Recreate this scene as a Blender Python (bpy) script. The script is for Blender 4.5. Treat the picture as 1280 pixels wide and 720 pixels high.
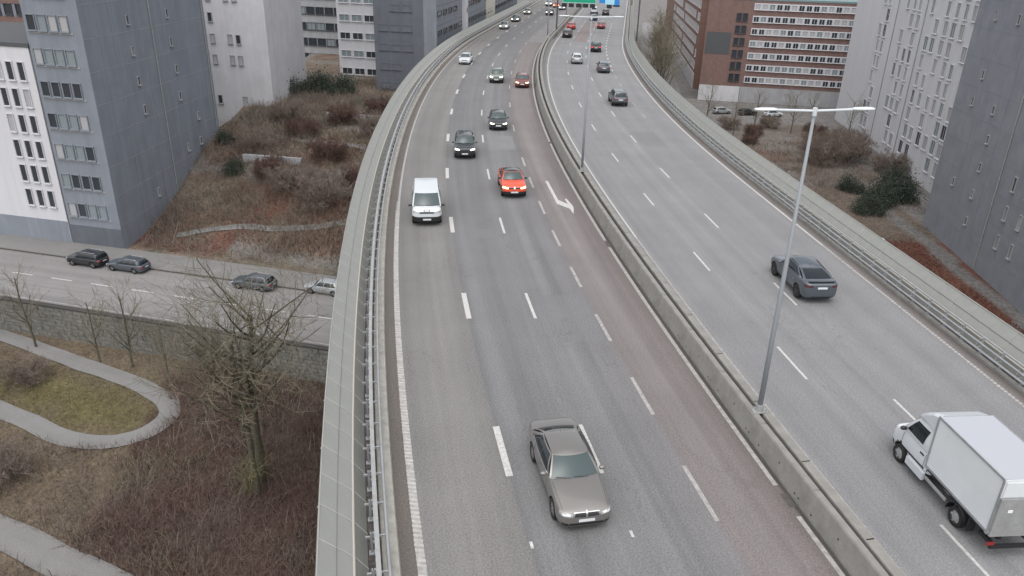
import bpy, bmesh, math, random
import numpy as np
from mathutils import Vector, Matrix
from mathutils.bvhtree import BVHTree

for o in list(bpy.data.objects): bpy.data.objects.remove(o)
SC = bpy.context.scene
COL = SC.collection
R_ = math.radians

# ------------------------------------------------------------------ camera, sky, sun, exposure
CAM_H, PITCH, ROLL, FPX = 16.7, R_(24.3), R_(1.5), 950.0
cd = bpy.data.cameras.new("camera")
cam = bpy.data.objects.new("camera", cd); COL.objects.link(cam)
cd.sensor_width = 36.0; cd.lens = 36.0 * FPX / 1280.0
cd.clip_start = 0.1; cd.clip_end = 6000
cam.matrix_world = (Matrix.Translation((0, 0, CAM_H)) @ Matrix.Rotation(math.pi/2 - PITCH, 4, 'X')
                    @ Matrix.Rotation(ROLL, 4, 'Z'))
SC.camera = cam

SUN_EL, SUN_AZ = R_(66), R_(190)
wd = bpy.data.worlds.new("World"); SC.world = wd; wd.use_nodes = True
nt = wd.node_tree; nt.nodes.clear()
sky = nt.nodes.new("ShaderNodeTexSky"); sky.sky_type = 'NISHITA'; sky.sun_disc = False
sky.sun_elevation = SUN_EL; sky.sun_rotation = SUN_AZ
sky.air_density = 1.0; sky.dust_density = 3.0; sky.ozone_density = 1.0
hs = nt.nodes.new("ShaderNodeHueSaturation"); hs.inputs['Saturation'].default_value = 0.22
bg = nt.nodes.new("ShaderNodeBackground"); bg.inputs['Strength'].default_value = 0.12
ow = nt.nodes.new("ShaderNodeOutputWorld")
nt.links.new(sky.outputs[0], hs.inputs['Color']); nt.links.new(hs.outputs[0], bg.inputs['Color'])
nt.links.new(bg.outputs[0], ow.inputs['Surface'])
sl = bpy.data.lights.new("sun", 'SUN'); sl.energy = 1.0; sl.angle = R_(110); sl.color = (1.0, 0.965, 0.92)
sun = bpy.data.objects.new("sun", sl); COL.objects.link(sun)
sdir = Vector((math.sin(SUN_AZ)*math.cos(SUN_EL), math.cos(SUN_AZ)*math.cos(SUN_EL), math.sin(SUN_EL)))
sun.rotation_euler = sdir.to_track_quat('Z', 'Y').to_euler(); sun.location = (0, 0, 80)
vs = SC.view_settings
vs.view_transform = 'Standard'; vs.look = 'None'; vs.gamma = 1.0; vs.use_curve_mapping = False
vs.exposure = 0.95
SC.cycles.max_bounces = 5; SC.cycles.diffuse_bounces = 3; SC.cycles.glossy_bounces = 3
SC.cycles.use_denoising = True

# ------------------------------------------------------------------ materials
MATS = {}
def pmat(name, col, rough=0.6, metal=0.0, spec=0.5, emit=None, es=0.0, noise=None, scale=8.0, bump=0.0, bscale=None, coat=0.0, coords='Object'):
    """principled material; noise=(other colour, amount) mixes a second colour by noise"""
    m = bpy.data.materials.new(name); m.use_nodes = True
    n = m.node_tree; b = n.nodes['Principled BSDF']
    b.inputs['Base Color'].default_value = (*col, 1); b.inputs['Roughness'].default_value = rough
    b.inputs['Metallic'].default_value = metal; b.inputs['Specular IOR Level'].default_value = spec
    if coat: b.inputs['Coat Weight'].default_value = coat; b.inputs['Coat Roughness'].default_value = 0.05
    if emit: b.inputs['Emission Color'].default_value = (*emit, 1); b.inputs['Emission Strength'].default_value = es
    if noise or bump:
        tc = n.nodes.new('ShaderNodeTexCoord')
        if noise:
            t = n.nodes.new('ShaderNodeTexNoise'); t.inputs['Scale'].default_value = scale; t.inputs['Detail'].default_value = 6
            t.inputs['Roughness'].default_value = 0.65
            n.links.new(tc.outputs[coords], t.inputs['Vector'])
            rp = n.nodes.new('ShaderNodeValToRGB'); rp.color_ramp.elements[0].position = 0.35; rp.color_ramp.elements[1].position = 0.68
            rp.color_ramp.elements[0].color = (*col, 1); rp.color_ramp.elements[1].color = (*noise, 1)
            n.links.new(t.outputs['Fac'], rp.inputs[0]); n.links.new(rp.outputs[0], b.inputs['Base Color'])
        if bump:
            t2 = n.nodes.new('ShaderNodeTexNoise'); t2.inputs['Scale'].default_value = bscale or scale*3; t2.inputs['Detail'].default_value = 4
            n.links.new(tc.outputs[coords], t2.inputs['Vector'])
            bp = n.nodes.new('ShaderNodeBump'); bp.inputs['Strength'].default_value = bump; bp.inputs['Distance'].default_value = 0.05
            n.links.new(t2.outputs['Fac'], bp.inputs['Height']); n.links.new(bp.outputs[0], b.inputs['Normal'])
    MATS[name] = m
    return m

def asphalt(name, stops, streak=0.25, dmin=-6.0, dmax=26.0):
    """asphalt on UV (metres along, metres across): lane colours from stops, lengthwise wear, aggregate grain, patches"""
    m = bpy.data.materials.new(name); m.use_nodes = True; n = m.node_tree; L = n.links
    b = n.nodes['Principled BSDF']; b.inputs['Roughness'].default_value = 0.78; b.inputs['Specular IOR Level'].default_value = 0.35
    uv = n.nodes.new('ShaderNodeUVMap')
    sp = n.nodes.new('ShaderNodeSeparateXYZ'); L.new(uv.outputs[0], sp.inputs[0])
    wob = n.nodes.new('ShaderNodeTexNoise'); wob.inputs['Scale'].default_value = 0.6; wob.inputs['Detail'].default_value = 4
    L.new(uv.outputs[0], wob.inputs['Vector'])
    wm = n.nodes.new('ShaderNodeMath'); wm.operation = 'MULTIPLY_ADD'; wm.inputs[1].default_value = 0.16
    L.new(wob.outputs['Fac'], wm.inputs[0]); L.new(sp.outputs['Y'], wm.inputs[2])
    mr = n.nodes.new('ShaderNodeMapRange'); mr.inputs['From Min'].default_value = dmin+0.08; mr.inputs['From Max'].default_value = dmax+0.08
    L.new(wm.outputs[0], mr.inputs['Value'])
    rp = n.nodes.new('ShaderNodeValToRGB'); cr = rp.color_ramp
    cr.elements[0].position = 0; cr.elements[0].color = (*stops[0][1], 1)
    cr.elements[1].position = 1; cr.elements[1].color = (*stops[-1][1], 1)
    for d, c in stops[1:-1]:
        e = cr.elements.new((d-dmin)/(dmax-dmin)); e.color = (*c, 1)
    L.new(mr.outputs[0], rp.inputs[0])
    def tex(sx, sy, sc, det=5, rough=0.6):
        mp = n.nodes.new('ShaderNodeMapping'); mp.inputs['Scale'].default_value = (sx, sy, 1)
        L.new(uv.outputs[0], mp.inputs['Vector'])
        t = n.nodes.new('ShaderNodeTexNoise'); t.inputs['Scale'].default_value = sc; t.inputs['Detail'].default_value = det
        t.inputs['Roughness'].default_value = rough
        L.new(mp.outputs[0], t.inputs['Vector']); return t
    cur = rp.outputs[0]
    def mult(t, lo, hi, a=0.3, z=0.7):
        nonlocal cur
        q = n.nodes.new('ShaderNodeMapRange'); q.inputs['From Min'].default_value = a; q.inputs['From Max'].default_value = z
        q.inputs['To Min'].default_value = lo; q.inputs['To Max'].default_value = hi
        L.new(t, q.inputs['Value'])
        vm = n.nodes.new('ShaderNodeVectorMath'); vm.operation = 'SCALE'
        L.new(cur, vm.inputs[0]); L.new(q.outputs[0], vm.inputs['Scale']); cur = vm.outputs[0]
    mult(tex(0.012, 0.9, 1.0, 2).outputs['Fac'], 1-streak, 1+streak)       # long wheel streaks
    mult(tex(0.04, 2.6, 1.0, 2).outputs['Fac'], 1-streak*0.25, 1+streak*0.25)
    mult(tex(0.25, 0.25, 1.0, 6, 0.7).outputs['Fac'], 0.92, 1.08)            # blotches
    g = tex(1, 1, 14.0, 5, 0.8); mult(g.outputs['Fac'], 0.58, 1.45)          # aggregate
    g2 = tex(1, 1, 55.0, 2, 0.7); mult(g2.outputs['Fac'], 0.72, 1.32)
    # fine cracks: thin dark lines of a stretched voronoi, only where a slow noise allows
    mp = n.nodes.new('ShaderNodeMapping'); mp.inputs['Scale'].default_value = (0.22, 0.7, 1); L.new(uv.outputs[0], mp.inputs['Vector'])
    nz = tex(0.8, 0.8, 1.5, 4)
    ad = n.nodes.new('ShaderNodeMixRGB'); ad.blend_type = 'ADD'; ad.inputs[0].default_value = 0.45
    L.new(mp.outputs[0], ad.inputs[1]); L.new(nz.outputs['Color'], ad.inputs[2])
    vo = n.nodes.new('ShaderNodeTexVoronoi'); vo.feature = 'DISTANCE_TO_EDGE'; vo.inputs['Scale'].default_value = 1.0
    L.new(ad.outputs[0], vo.inputs['Vector'])
    ms = tex(0.06, 0.2, 1.0, 3)
    q = n.nodes.new('ShaderNodeMapRange'); q.inputs['From Min'].default_value = 0.0; q.inputs['From Max'].default_value = 0.022
    q.inputs['To Min'].default_value = 0.86; q.inputs['To Max'].default_value = 1.0; L.new(vo.outputs['Distance'], q.inputs['Value'])
    k = n.nodes.new('ShaderNodeMapRange'); k.inputs['From Min'].default_value = 0.56; k.inputs['From Max'].default_value = 0.66
    k.inputs['To Min'].default_value = 1.0; k.inputs['To Max'].default_value = 0.0; L.new(ms.outputs['Fac'], k.inputs['Value'])
    mxm = n.nodes.new('ShaderNodeMath'); mxm.operation = 'MAXIMUM'; L.new(q.outputs[0], mxm.inputs[0]); L.new(k.outputs[0], mxm.inputs[1])
    vm = n.nodes.new('ShaderNodeVectorMath'); vm.operation = 'SCALE'; L.new(cur, vm.inputs[0]); L.new(mxm.outputs[0], vm.inputs['Scale'])
    L.new(vm.outputs[0], b.inputs['Base Color'])
    bp = n.nodes.new('ShaderNodeBump'); bp.inputs['Strength'].default_value = 0.25; bp.inputs['Distance'].default_value = 0.02
    L.new(g2.outputs['Fac'], bp.inputs['Height']); L.new(bp.outputs[0], b.inputs['Normal'])
    MATS[name] = m; return m

def streaked(name, amount=.14):
    m = MATS[name]; n = m.node_tree; b = n.nodes['Principled BSDF']; src = b.inputs['Base Color'].links[0].from_socket
    tc = n.nodes.new('ShaderNodeTexCoord'); mp = n.nodes.new('ShaderNodeMapping'); mp.inputs['Scale'].default_value = (1.1, 1.1, .05)
    n.links.new(tc.outputs['Object'], mp.inputs['Vector'])
    t = n.nodes.new('ShaderNodeTexNoise'); t.inputs['Scale'].default_value = 1.0; t.inputs['Detail'].default_value = 5; t.inputs['Roughness'].default_value = .7
    n.links.new(mp.outputs[0], t.inputs['Vector'])
    q = n.nodes.new('ShaderNodeMapRange'); q.inputs['From Min'].default_value = .3; q.inputs['From Max'].default_value = .7
    q.inputs['To Min'].default_value = 1-amount; q.inputs['To Max'].default_value = 1+amount; n.links.new(t.outputs['Fac'], q.inputs['Value'])
    vm = n.nodes.new('ShaderNodeVectorMath'); vm.operation = 'SCALE'; n.links.new(src, vm.inputs[0]); n.links.new(q.outputs[0], vm.inputs['Scale'])
    n.links.new(vm.outputs[0], b.inputs['Base Color'])

G1c, G2c = (0.150, 0.146, 0.143), (0.132, 0.132, 0.134)
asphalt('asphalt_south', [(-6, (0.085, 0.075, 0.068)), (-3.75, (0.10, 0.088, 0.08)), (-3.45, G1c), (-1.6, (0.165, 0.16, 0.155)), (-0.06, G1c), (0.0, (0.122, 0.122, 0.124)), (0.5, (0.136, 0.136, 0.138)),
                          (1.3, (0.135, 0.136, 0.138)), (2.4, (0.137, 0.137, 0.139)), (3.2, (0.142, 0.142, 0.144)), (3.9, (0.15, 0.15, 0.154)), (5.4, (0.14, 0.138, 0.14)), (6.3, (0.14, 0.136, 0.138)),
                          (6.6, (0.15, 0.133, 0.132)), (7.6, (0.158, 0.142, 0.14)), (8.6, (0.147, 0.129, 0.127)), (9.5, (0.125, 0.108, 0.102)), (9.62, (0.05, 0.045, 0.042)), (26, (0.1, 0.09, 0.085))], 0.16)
NS = [(-6, (0.18, 0.18, 0.184)), (11.3, (0.16, 0.158, 0.157)), (11.7, (0.20, 0.20, 0.206))]
for d0_ in (11.65, 14.60, 17.72):
    for o_, k_ in ((.28, 1.0), (.42, .90), (.55, .955), (1.0, .965), (1.14, .91), (1.28, 1.01), (1.8, 1.02), (1.92, .93), (2.5, .95), (2.62, .90), (2.78, 1.0)):
        if len(NS) < 30: NS.append((d0_+o_, (0.188*k_, 0.188*k_, 0.192*k_)))
NS = [p_ for i_, p_ in enumerate(NS) if i_ < 3 or i_ % 4 != 1][:26]
asphalt('asphalt_north', NS+[(23.3, (0.182, 0.182, 0.186)), (23.7, (0.13, 0.115, 0.108)), (26, (0.12, 0.105, 0.1))], 0.07)
asphalt('asphalt_street', [(-6, (0.17, 0.165, 0.165)), (0, (0.19, 0.182, 0.182)), (6, (0.18, 0.172, 0.172)), (26, (0.17, 0.165, 0.165))], 0.12)
asphalt('patch_dark', [(-6, (0.132, 0.132, 0.135)), (26, (0.172, 0.172, 0.176))], 0.05); asphalt('patch_light', [(-6, (0.15, 0.149, 0.149)), (26, (0.197, 0.197, 0.201))], 0.05)
asphalt('paving', [(-6, (0.17, 0.167, 0.163)), (26, (0.155, 0.152, 0.15))], 0.05)
asphalt('red_surface', [(-6, (0.165, 0.138, 0.135)), (26, (0.165, 0.138, 0.135))], 0.16)
pmat('paint_white', (0.53, 0.52, 0.50), 0.6, noise=(0.31, 0.305, 0.30), scale=9)
pmat('paint_mid', (0.44, 0.42, 0.40), 0.65, noise=(0.27, 0.26, 0.25), scale=4)
pmat('paint_worn', (0.36, 0.35, 0.335), 0.7, noise=(0.2, 0.195, 0.19), scale=5)
pmat('concrete', (0.23, 0.222, 0.205), 0.85, noise=(0.165, 0.16, 0.148), scale=1.6, bump=0.2, bscale=12)
pmat('concrete_top', (0.33, 0.32, 0.29), 0.85, noise=(0.23, 0.22, 0.2), scale=2.5, bump=0.2, bscale=14)
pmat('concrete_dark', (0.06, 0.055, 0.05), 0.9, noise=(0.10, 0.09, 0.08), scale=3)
pmat('gutter', (0.035, 0.03, 0.03), 0.9, noise=(0.10, 0.085, 0.08), scale=7, bump=0.4)
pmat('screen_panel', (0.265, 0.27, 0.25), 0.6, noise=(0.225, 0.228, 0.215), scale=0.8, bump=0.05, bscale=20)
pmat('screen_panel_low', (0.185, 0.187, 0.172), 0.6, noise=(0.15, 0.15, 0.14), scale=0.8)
pmat('batten', (0.40, 0.40, 0.375), 0.55, noise=(0.32, 0.31, 0.29), scale=4)
pmat('beige_rail', (0.37, 0.345, 0.305), 0.6)
pmat('galvanised', (0.42, 0.43, 0.44), 0.42, metal=0.55, noise=(0.33, 0.34, 0.35), scale=3)
pmat('galvanised_dull', (0.33, 0.335, 0.335), 0.6, metal=0.2, noise=(0.25, 0.25, 0.245), scale=3)
pmat('lamp_grey', (0.23, 0.245, 0.26), 0.6, metal=0.1)
pmat('lamp_white', (0.55, 0.58, 0.6), 0.5)
pmat('sign_green', (0.0, 0.30, 0.17), 0.5); pmat('sign_blue', (0.02, 0.2, 0.55), 0.5); pmat('sign_white', (0.75, 0.76, 0.78), 0.5)
pmat('sign_cyan', (0.35, 0.62, 0.75), 0.5)
pmat('black_box', (0.012, 0.012, 0.014), 0.6)
pmat('glass', (0.012, 0.017, 0.02), 0.05, spec=0.45)
pmat('glass_light', (0.042, 0.062, 0.066), 0.05, spec=0.42)
pmat('tyre', (0.012, 0.012, 0.012), 0.85); pmat('rim', (0.30, 0.30, 0.31), 0.35, metal=0.7); pmat('rim_dark', (0.06, 0.06, 0.063), 0.4, metal=0.5)
pmat('trim_black', (0.014, 0.014, 0.015), 0.5); pmat('chrome', (0.6, 0.61, 0.62), 0.18, metal=1.0)
pmat('well', (0.006, 0.006, 0.006), 0.95)
pmat('lamp_lit', (0.8, 0.8, 0.75), 0.2, emit=(1.0, 0.95, 0.78), es=2.6)
pmat('lamp_warm', (0.8, 0.75, 0.6), 0.2, emit=(1.0, 0.72, 0.32), es=2.4)
pmat('lamp_smoke', (0.26, 0.26, 0.255), 0.12, spec=0.8)
pmat('tail_dark', (0.07, 0.02, 0.022), 0.2, coat=.4)
pmat('lamp_clear', (0.55, 0.57, 0.58), 0.12, spec=0.8)
pmat('tail_red', (0.22, 0.012, 0.012), 0.2, coat=0.4); pmat('tail_lit', (0.4, 0.01, 0.012), 0.25, emit=(1.0, 0.05, 0.05), es=0.7)
pmat('plate', (0.62, 0.64, 0.66), 0.5); pmat('plate_blue', (0.03, 0.08, 0.35), 0.5)
for nm, c, r in (('paint_grey', (0.175, 0.167, 0.158), .3), ('paint_dark', (0.012, 0.013, 0.015), .25), ('paint_black', (0.018, 0.02, 0.024), .25),
                 ('paint_white_car', (0.52, 0.545, 0.57), .35), ('paint_orange', (0.62, 0.075, 0.028), .3), ('paint_maroon', (0.15, 0.03, 0.026), .3),
                 ('paint_red', (0.33, 0.02, 0.02), .3), ('paint_slate', (0.085, 0.098, 0.115), .3), ('paint_silver', (0.34, 0.36, 0.37), .3),
                 ('paint_green', (0.19, 0.21, 0.18), .3), ('paint_blue', (0.02, 0.04, 0.09), .3)):
    pmat(nm, c, r, metal=0.35 if nm in ('paint_grey', 'paint_silver', 'paint_slate') else 0.0, coat=0.6)
pmat('box_white', (0.62, 0.645, 0.66), 0.45, noise=(0.57, 0.595, 0.61), scale=0.7)
pmat('box_roof', (0.37, 0.385, 0.42), 0.5)
pmat('bark', (0.06, 0.054, 0.04), 0.9, noise=(0.125, 0.115, 0.072), scale=5, bump=0.5)
pmat('bark_dark', (0.045, 0.04, 0.033), 0.9, noise=(0.075, 0.07, 0.05), scale=5)
pmat('twig', (0.165, 0.145, 0.105), 0.9); pmat('twig_green', (0.17, 0.155, 0.075), 0.9)
pmat('bramble', (0.118, 0.066, 0.052), 0.9, noise=(0.055, 0.034, 0.029), scale=0.8)
pmat('bramble_light', (0.185, 0.148, 0.125), 0.9, noise=(0.115, 0.085, 0.07), scale=0.6)
pmat('olive_scrub', (0.13, 0.13, 0.09), 0.9, noise=(0.085, 0.086, 0.062), scale=.7)
pmat('rust_leaves', (0.14, 0.055, 0.036), 0.9, noise=(0.08, 0.04, 0.03), scale=0.9)
pmat('dry_grass', (0.16, 0.128, 0.075), 0.9, noise=(0.10, 0.094, 0.052), scale=0.5)
pmat('evergreen', (0.022, 0.034, 0.024), 0.8, noise=(0.045, 0.058, 0.038), scale=1.5)
pmat('stone_wall', (0.20, 0.195, 0.175), 0.9, noise=(0.09, 0.088, 0.08), scale=2.6, bump=0.9, bscale=5)
pmat('coping', (0.045, 0.043, 0.04), 0.9)
pmat('tower_grey', (0.205, 0.226, 0.258), 0.8, noise=(0.172, 0.192, 0.224), scale=0.35)
pmat('tower_grey_right', (0.225, 0.236, 0.26), 0.8, noise=(0.185, 0.196, 0.22), scale=0.5)
pmat('facade_white', (0.53, 0.53, 0.55), 0.8, noise=(0.52, 0.52, 0.545), scale=0.4)
pmat('facade_pale', (0.52, 0.515, 0.535), 0.8, noise=(0.45, 0.45, 0.47), scale=0.4)
pmat('facade_mid', (0.32, 0.325, 0.335), 0.8, noise=(0.27, 0.275, 0.285), scale=0.4)
pmat('brick_red', (0.185, 0.118, 0.105), 0.9, noise=(0.15, 0.092, 0.081), scale=1.2)
pmat('brick_brown', (0.22, 0.13, 0.105), 0.9, noise=(0.175, 0.105, 0.088), scale=1.2)
pmat('cladding', (0.19, 0.206, 0.232), 0.55, noise=(0.16, 0.175, 0.198), scale=0.6)
pmat('cladding_dark', (0.11, 0.12, 0.14), 0.6, noise=(0.09, 0.10, 0.117), scale=0.5)
for nm_ in ('tower_grey', 'tower_grey_right', 'facade_white', 'facade_pale', 'facade_mid', 'brick_red', 'cladding', 'cladding_dark', 'stone_wall'): streaked(nm_, .06 if nm_ in ('facade_white', 'facade_pale', 'tower_grey_right') else .11)
pmat('cream', (0.5, 0.47, 0.41), 0.8); pmat('roof_dark', (0.07, 0.075, 0.08), 0.8); pmat('roof_teal', (0.14, 0.2, 0.21), 0.5)
pmat('frame_white', (0.55, 0.55, 0.57), 0.6); pmat('frame_dark', (0.05, 0.053, 0.06), 0.6)
pmat('pane', (0.035, 0.042, 0.05), 0.08, spec=0.6); pmat('pane_light', (0.2, 0.235, 0.25), 0.15, spec=0.6); pmat('blind', (0.33, 0.33, 0.34), 0.7)
pmat('CREASE', (.2,.2,.2), .3); pmat('HEAD', (.5,.5,.5), .2); pmat('TAIL', (.2,.01,.01), .3)
pmat('skin', (0.45, 0.28, 0.2), 0.6); pmat('cloth_dark', (0.02, 0.02, 0.025), 0.9); pmat('cloth_blue', (0.04, 0.06, 0.12), 0.9)
pmat('litter_white', (0.7, 0.74, 0.8), 0.6)

# ------------------------------------------------------------------ helpers
class MB:
    def __init__(s): s.v = []; s.f = []; s.m = []; s.uv = None
    def add(s, vs_, fs, mi=0):
        b = len(s.v); s.v += [tuple(p) for p in vs_]
        for f in fs: s.f.append(tuple(b+i for i in f)); s.m.append(mi)
    def box(s, x0, x1, y0, y1, z0, z1, mi=0, M=None):
        p = [(x0, y0, z0), (x1, y0, z0), (x1, y1, z0), (x0, y1, z0), (x0, y0, z1), (x1, y0, z1), (x1, y1, z1), (x0, y1, z1)]
        if M is not None: p = [tuple(M @ Vector(q)) for q in p]
        s.add(p, [(3, 2, 1, 0), (4, 5, 6, 7), (0, 1, 5, 4), (1, 2, 6, 5), (2, 3, 7, 6), (3, 0, 4, 7)], mi)
    def tube(s, pts, rad, n=8, mi=0, cap=True):
        pts = [Vector(p) for p in pts]
        rs = rad if isinstance(rad, (list, tuple)) else [rad]*len(pts)
        base = len(s.v); rings = []
        for i, p in enumerate(pts):
            t = (pts[min(i+1, len(pts)-1)]-pts[max(i-1, 0)]).normalized()
            a = t.cross(Vector((0, 0, 1)) if abs(t.z) < .9 else Vector((1, 0, 0))).normalized(); b = t.cross(a)
            rings.append(len(s.v))
            for k in range(n):
                g = 2*math.pi*k/n; s.v.append(tuple(p+(a*math.cos(g)+b*math.sin(g))*rs[i]))
        for i in range(len(pts)-1):
            for k in range(n):
                k2 = (k+1) % n
                s.f.append((rings[i]+k, rings[i+1]+k, rings[i+1]+k2, rings[i]+k2)); s.m.append(mi)
        if cap:
            s.f.append(tuple(rings[0]+k for k in range(n))); s.m.append(mi)
            s.f.append(tuple(rings[-1]+k for k in reversed(range(n)))); s.m.append(mi)
    def mesh(s, name, mats, smooth=False):
        me = bpy.data.meshes.new(name); me.from_pydata(s.v, [], s.f)
        for mm in mats: me.materials.append(MATS[mm])
        if len(mats) > 1: me.polygons.foreach_set('material_index', s.m)
        if smooth:
            me.polygons.foreach_set('use_smooth', [True]*len(me.polygons))
        me.update(); return me

def link(name, me, parent=None, M=None, loc=None, rz=None):
    o = bpy.data.objects.new(name, me); COL.objects.link(o)
    if parent is not None: o.parent = parent
    if M is not None: o.matrix_local = M
    if loc is not None: o.location = loc
    if rz is not None: o.rotation_euler = (0, 0, rz)
    return o
def build(name, mb, mats, parent=None, smooth=False, **k):
    return link(name, mb.mesh(name, mats if isinstance(mats, (list, tuple)) else [mats], smooth), parent, **k)
def tag(o, label, cat, group=None):
    o['label'] = label; o['category'] = cat
    if group: o['group'] = group
    return o
def empty(name, loc=(0, 0, 0), rz=0):
    o = bpy.data.objects.new(name, None); COL.objects.link(o); o.location = loc; o.rotation_euler = (0, 0, rz); o.empty_display_size = .3
    return o
def structure(o): o['kind'] = 'structure'; return o
def stuff(o): o['kind'] = 'stuff'; return o

# ------------------------------------------------------------------ road geometry: arc coordinates (s along, d across, to the east)
CX, CY, RR = 437.42, 101.53, 444.845
def easing(t): t = max(0., min(1., t)); return t*t*(3-2*t)
def pos(s, d, z=0.0):
    u = 0.0
    if s < -90: u = (50/44.)**2 + 2*50/44.**2*(-90-s)
    elif s < -40: u = ((-40-s)/44.)**2
    u = min(u, 2.2)
    dd = d + u*float(np.interp(d, (-6, -2.8, 0, 3.25, 6.4, 9.5, 14.6, 17.7, 23.4, 26), (.5, .5, .25, .2, 0, -.33, -1.0, -1.33, -2.0, -2.3)))
    if d > 19: dd += 0.9*easing((s+50)/75.)*min(1, (d-19)/3.)
    sa = min(s, 60.0); a = sa/RR; r = RR-dd; t = s-sa
    return Vector((CX-r*math.cos(a)+t*math.sin(a), CY+r*math.sin(a)+t*math.cos(a), z))
def heading(s, d):
    t = pos(s+.5, d)-pos(s-.5, d); return math.atan2(t.y, t.x)
S0, S1 = -118.0, 235.0

def strip(ds, zs, s0, s1, step=2.0, flip=False):
    """sheet following the road; ds/zs profile points; UV in metres"""
    n = max(2, int(abs(s1-s0)/step)+1); v = []; f = []; uv = []
    ss = np.linspace(s0, s1, n); k = len(ds)
    for s in ss:
        for d, z in zip(ds, zs): v.append(tuple(pos(s, d, z))); uv.append((s, d))
    for i in range(n-1):
        for j in range(k-1):
            q = (i*k+j, i*k+j+1, (i+1)*k+j+1, (i+1)*k+j)
            f.append(q if not flip else q[::-1])
    return v, f, uv
def strip_mesh(name, ds, zs, s0, s1, mat, step=2.0, flip=False):
    v, f, uv = strip(ds, zs, s0, s1, step, flip)
    me = bpy.data.meshes.new(name); me.from_pydata(v, [], f); me.materials.append(MATS[mat])
    l = me.uv_layers.new(name='UVMap')
    idx = np.zeros(len(me.loops), dtype=np.int32); me.loops.foreach_get('vertex_index', idx)
    l.data.foreach_set('uv', np.array(uv, dtype=np.float32)[idx].ravel())
    me.update(); return me

# carriageways
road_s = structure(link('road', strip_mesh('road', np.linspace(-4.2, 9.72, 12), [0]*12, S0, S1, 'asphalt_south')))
road_n = structure(link('road', strip_mesh('road', np.linspace(11.05, 24.5, 12), [0]*12, S0, S1, 'asphalt_north')))
# the bridge under them
structure(link('bridge_deck', strip_mesh('bridge_deck', [-5.7, -4.2, 24.4, 25.6, 25.6, 19, 18, 2, 1, -5.7, -5.7], [-.06, -.06, -.06, -.06, -.6, -1.0, -2.2, -2.2, -1.0, -.6, -.06], S0, S1, 'concrete', 4)))
for i, s in enumerate(range(-90, 230, 36)):
    m = MB()
    for d in (4.5, 15.5):
        p = pos(s, d); m.tube([(p.x, p.y, -21.5), (p.x, p.y, -2.1)], 0.9, 16)
    p0, p1 = pos(s, 2.5), pos(s, 17.5); h = math.atan2(p1.y-p0.y, p1.x-p0.x)
    m.box(0, (p1-p0).length, -.9, .9, -3.2, -2.15, M=Matrix.Translation((p0.x, p0.y, 0)) @ Matrix.Rotation(h, 4, 'Z'))
    tag(build('bridge_pier', m, 'concrete'), 'round concrete pier pair carrying the road bridge', 'bridge pier', 'piers under the bridge')

# kerbs, gutters, median floor
structure(link('kerb', strip_mesh('kerb', [-4.18, -4.2, -4.22, -4.68, -4.70, -4.70], [0, .06, .16, .18, .16, -.05], S0, S1, 'concrete_top')))
structure(link('gutter', strip_mesh('gutter', [-5.5, -4.58], [-.02, -.02], S0, S1, 'gutter', flip=False)))
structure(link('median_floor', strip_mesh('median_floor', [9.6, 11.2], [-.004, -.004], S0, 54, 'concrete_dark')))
structure(link('kerb', strip_mesh('kerb', [24.06, 24.08, 24.34, 24.36], [0, .10, .10, -.04], S0, S1, 'concrete')))
structure(link('gutter', strip_mesh('gutter', [24.34, 25.2], [-.02, -.02], S0, S1, 'gutter')))
# median beyond the end of the twin barrier: a low brown concrete island
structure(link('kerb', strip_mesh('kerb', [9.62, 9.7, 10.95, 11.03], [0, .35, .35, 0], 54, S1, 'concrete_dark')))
# red surfaced stretches
m_ = strip_mesh('resurfaced_lane', np.linspace(6.55, 9.3, 4), [.003]*4, 49, S1, 'asphalt_street'); link('resurfaced_lane', m_, road_s)
m_ = strip_mesh('red_surfacing', np.linspace(14.85, 17.4, 4), [.003]*4, 53, 98, 'red_surface'); link('red_surfacing', m_, road_n)

# repairs, bridge joints and drains
for (par, s0_, s1_, d0_, d1_, mt) in ((road_s, -71.5, -66.2, 4.0, 6.2, 'patch_dark'), (road_s, -35.0, -29.5, 3.7, 6.1, 'patch_light'), (road_n, -61.5, -57.0, 12.2, 14.2, 'patch_light'), (road_n, -33.5, -27.0, 18.1, 20.3, 'patch_dark'), (road_s, -57.5, -55.8, 1.2, 2.6, 'patch_dark')):
    link('asphalt_patch', strip_mesh('asphalt_patch', [d0_, d1_], [.0025, .0025], s0_, s1_, mt), par)
for par, da, db in ((road_s, -4.1, 9.6), (road_n, 11.2, 24.0)):
    for sj in (-102, 49.2, 120):
        link('expansion_joint', strip_mesh('expansion_joint', [da, db], [.0035, .0035], sj, sj+.16, 'concrete_dark', .1), par)
for sj in (-83.4, -59.0, -32.2):
    link('drain_grate', strip_mesh('drain_grate', [9.38, 9.66], [.011, .011], sj-.35, sj+.35, 'concrete_dark', .2), road_s)
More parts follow.
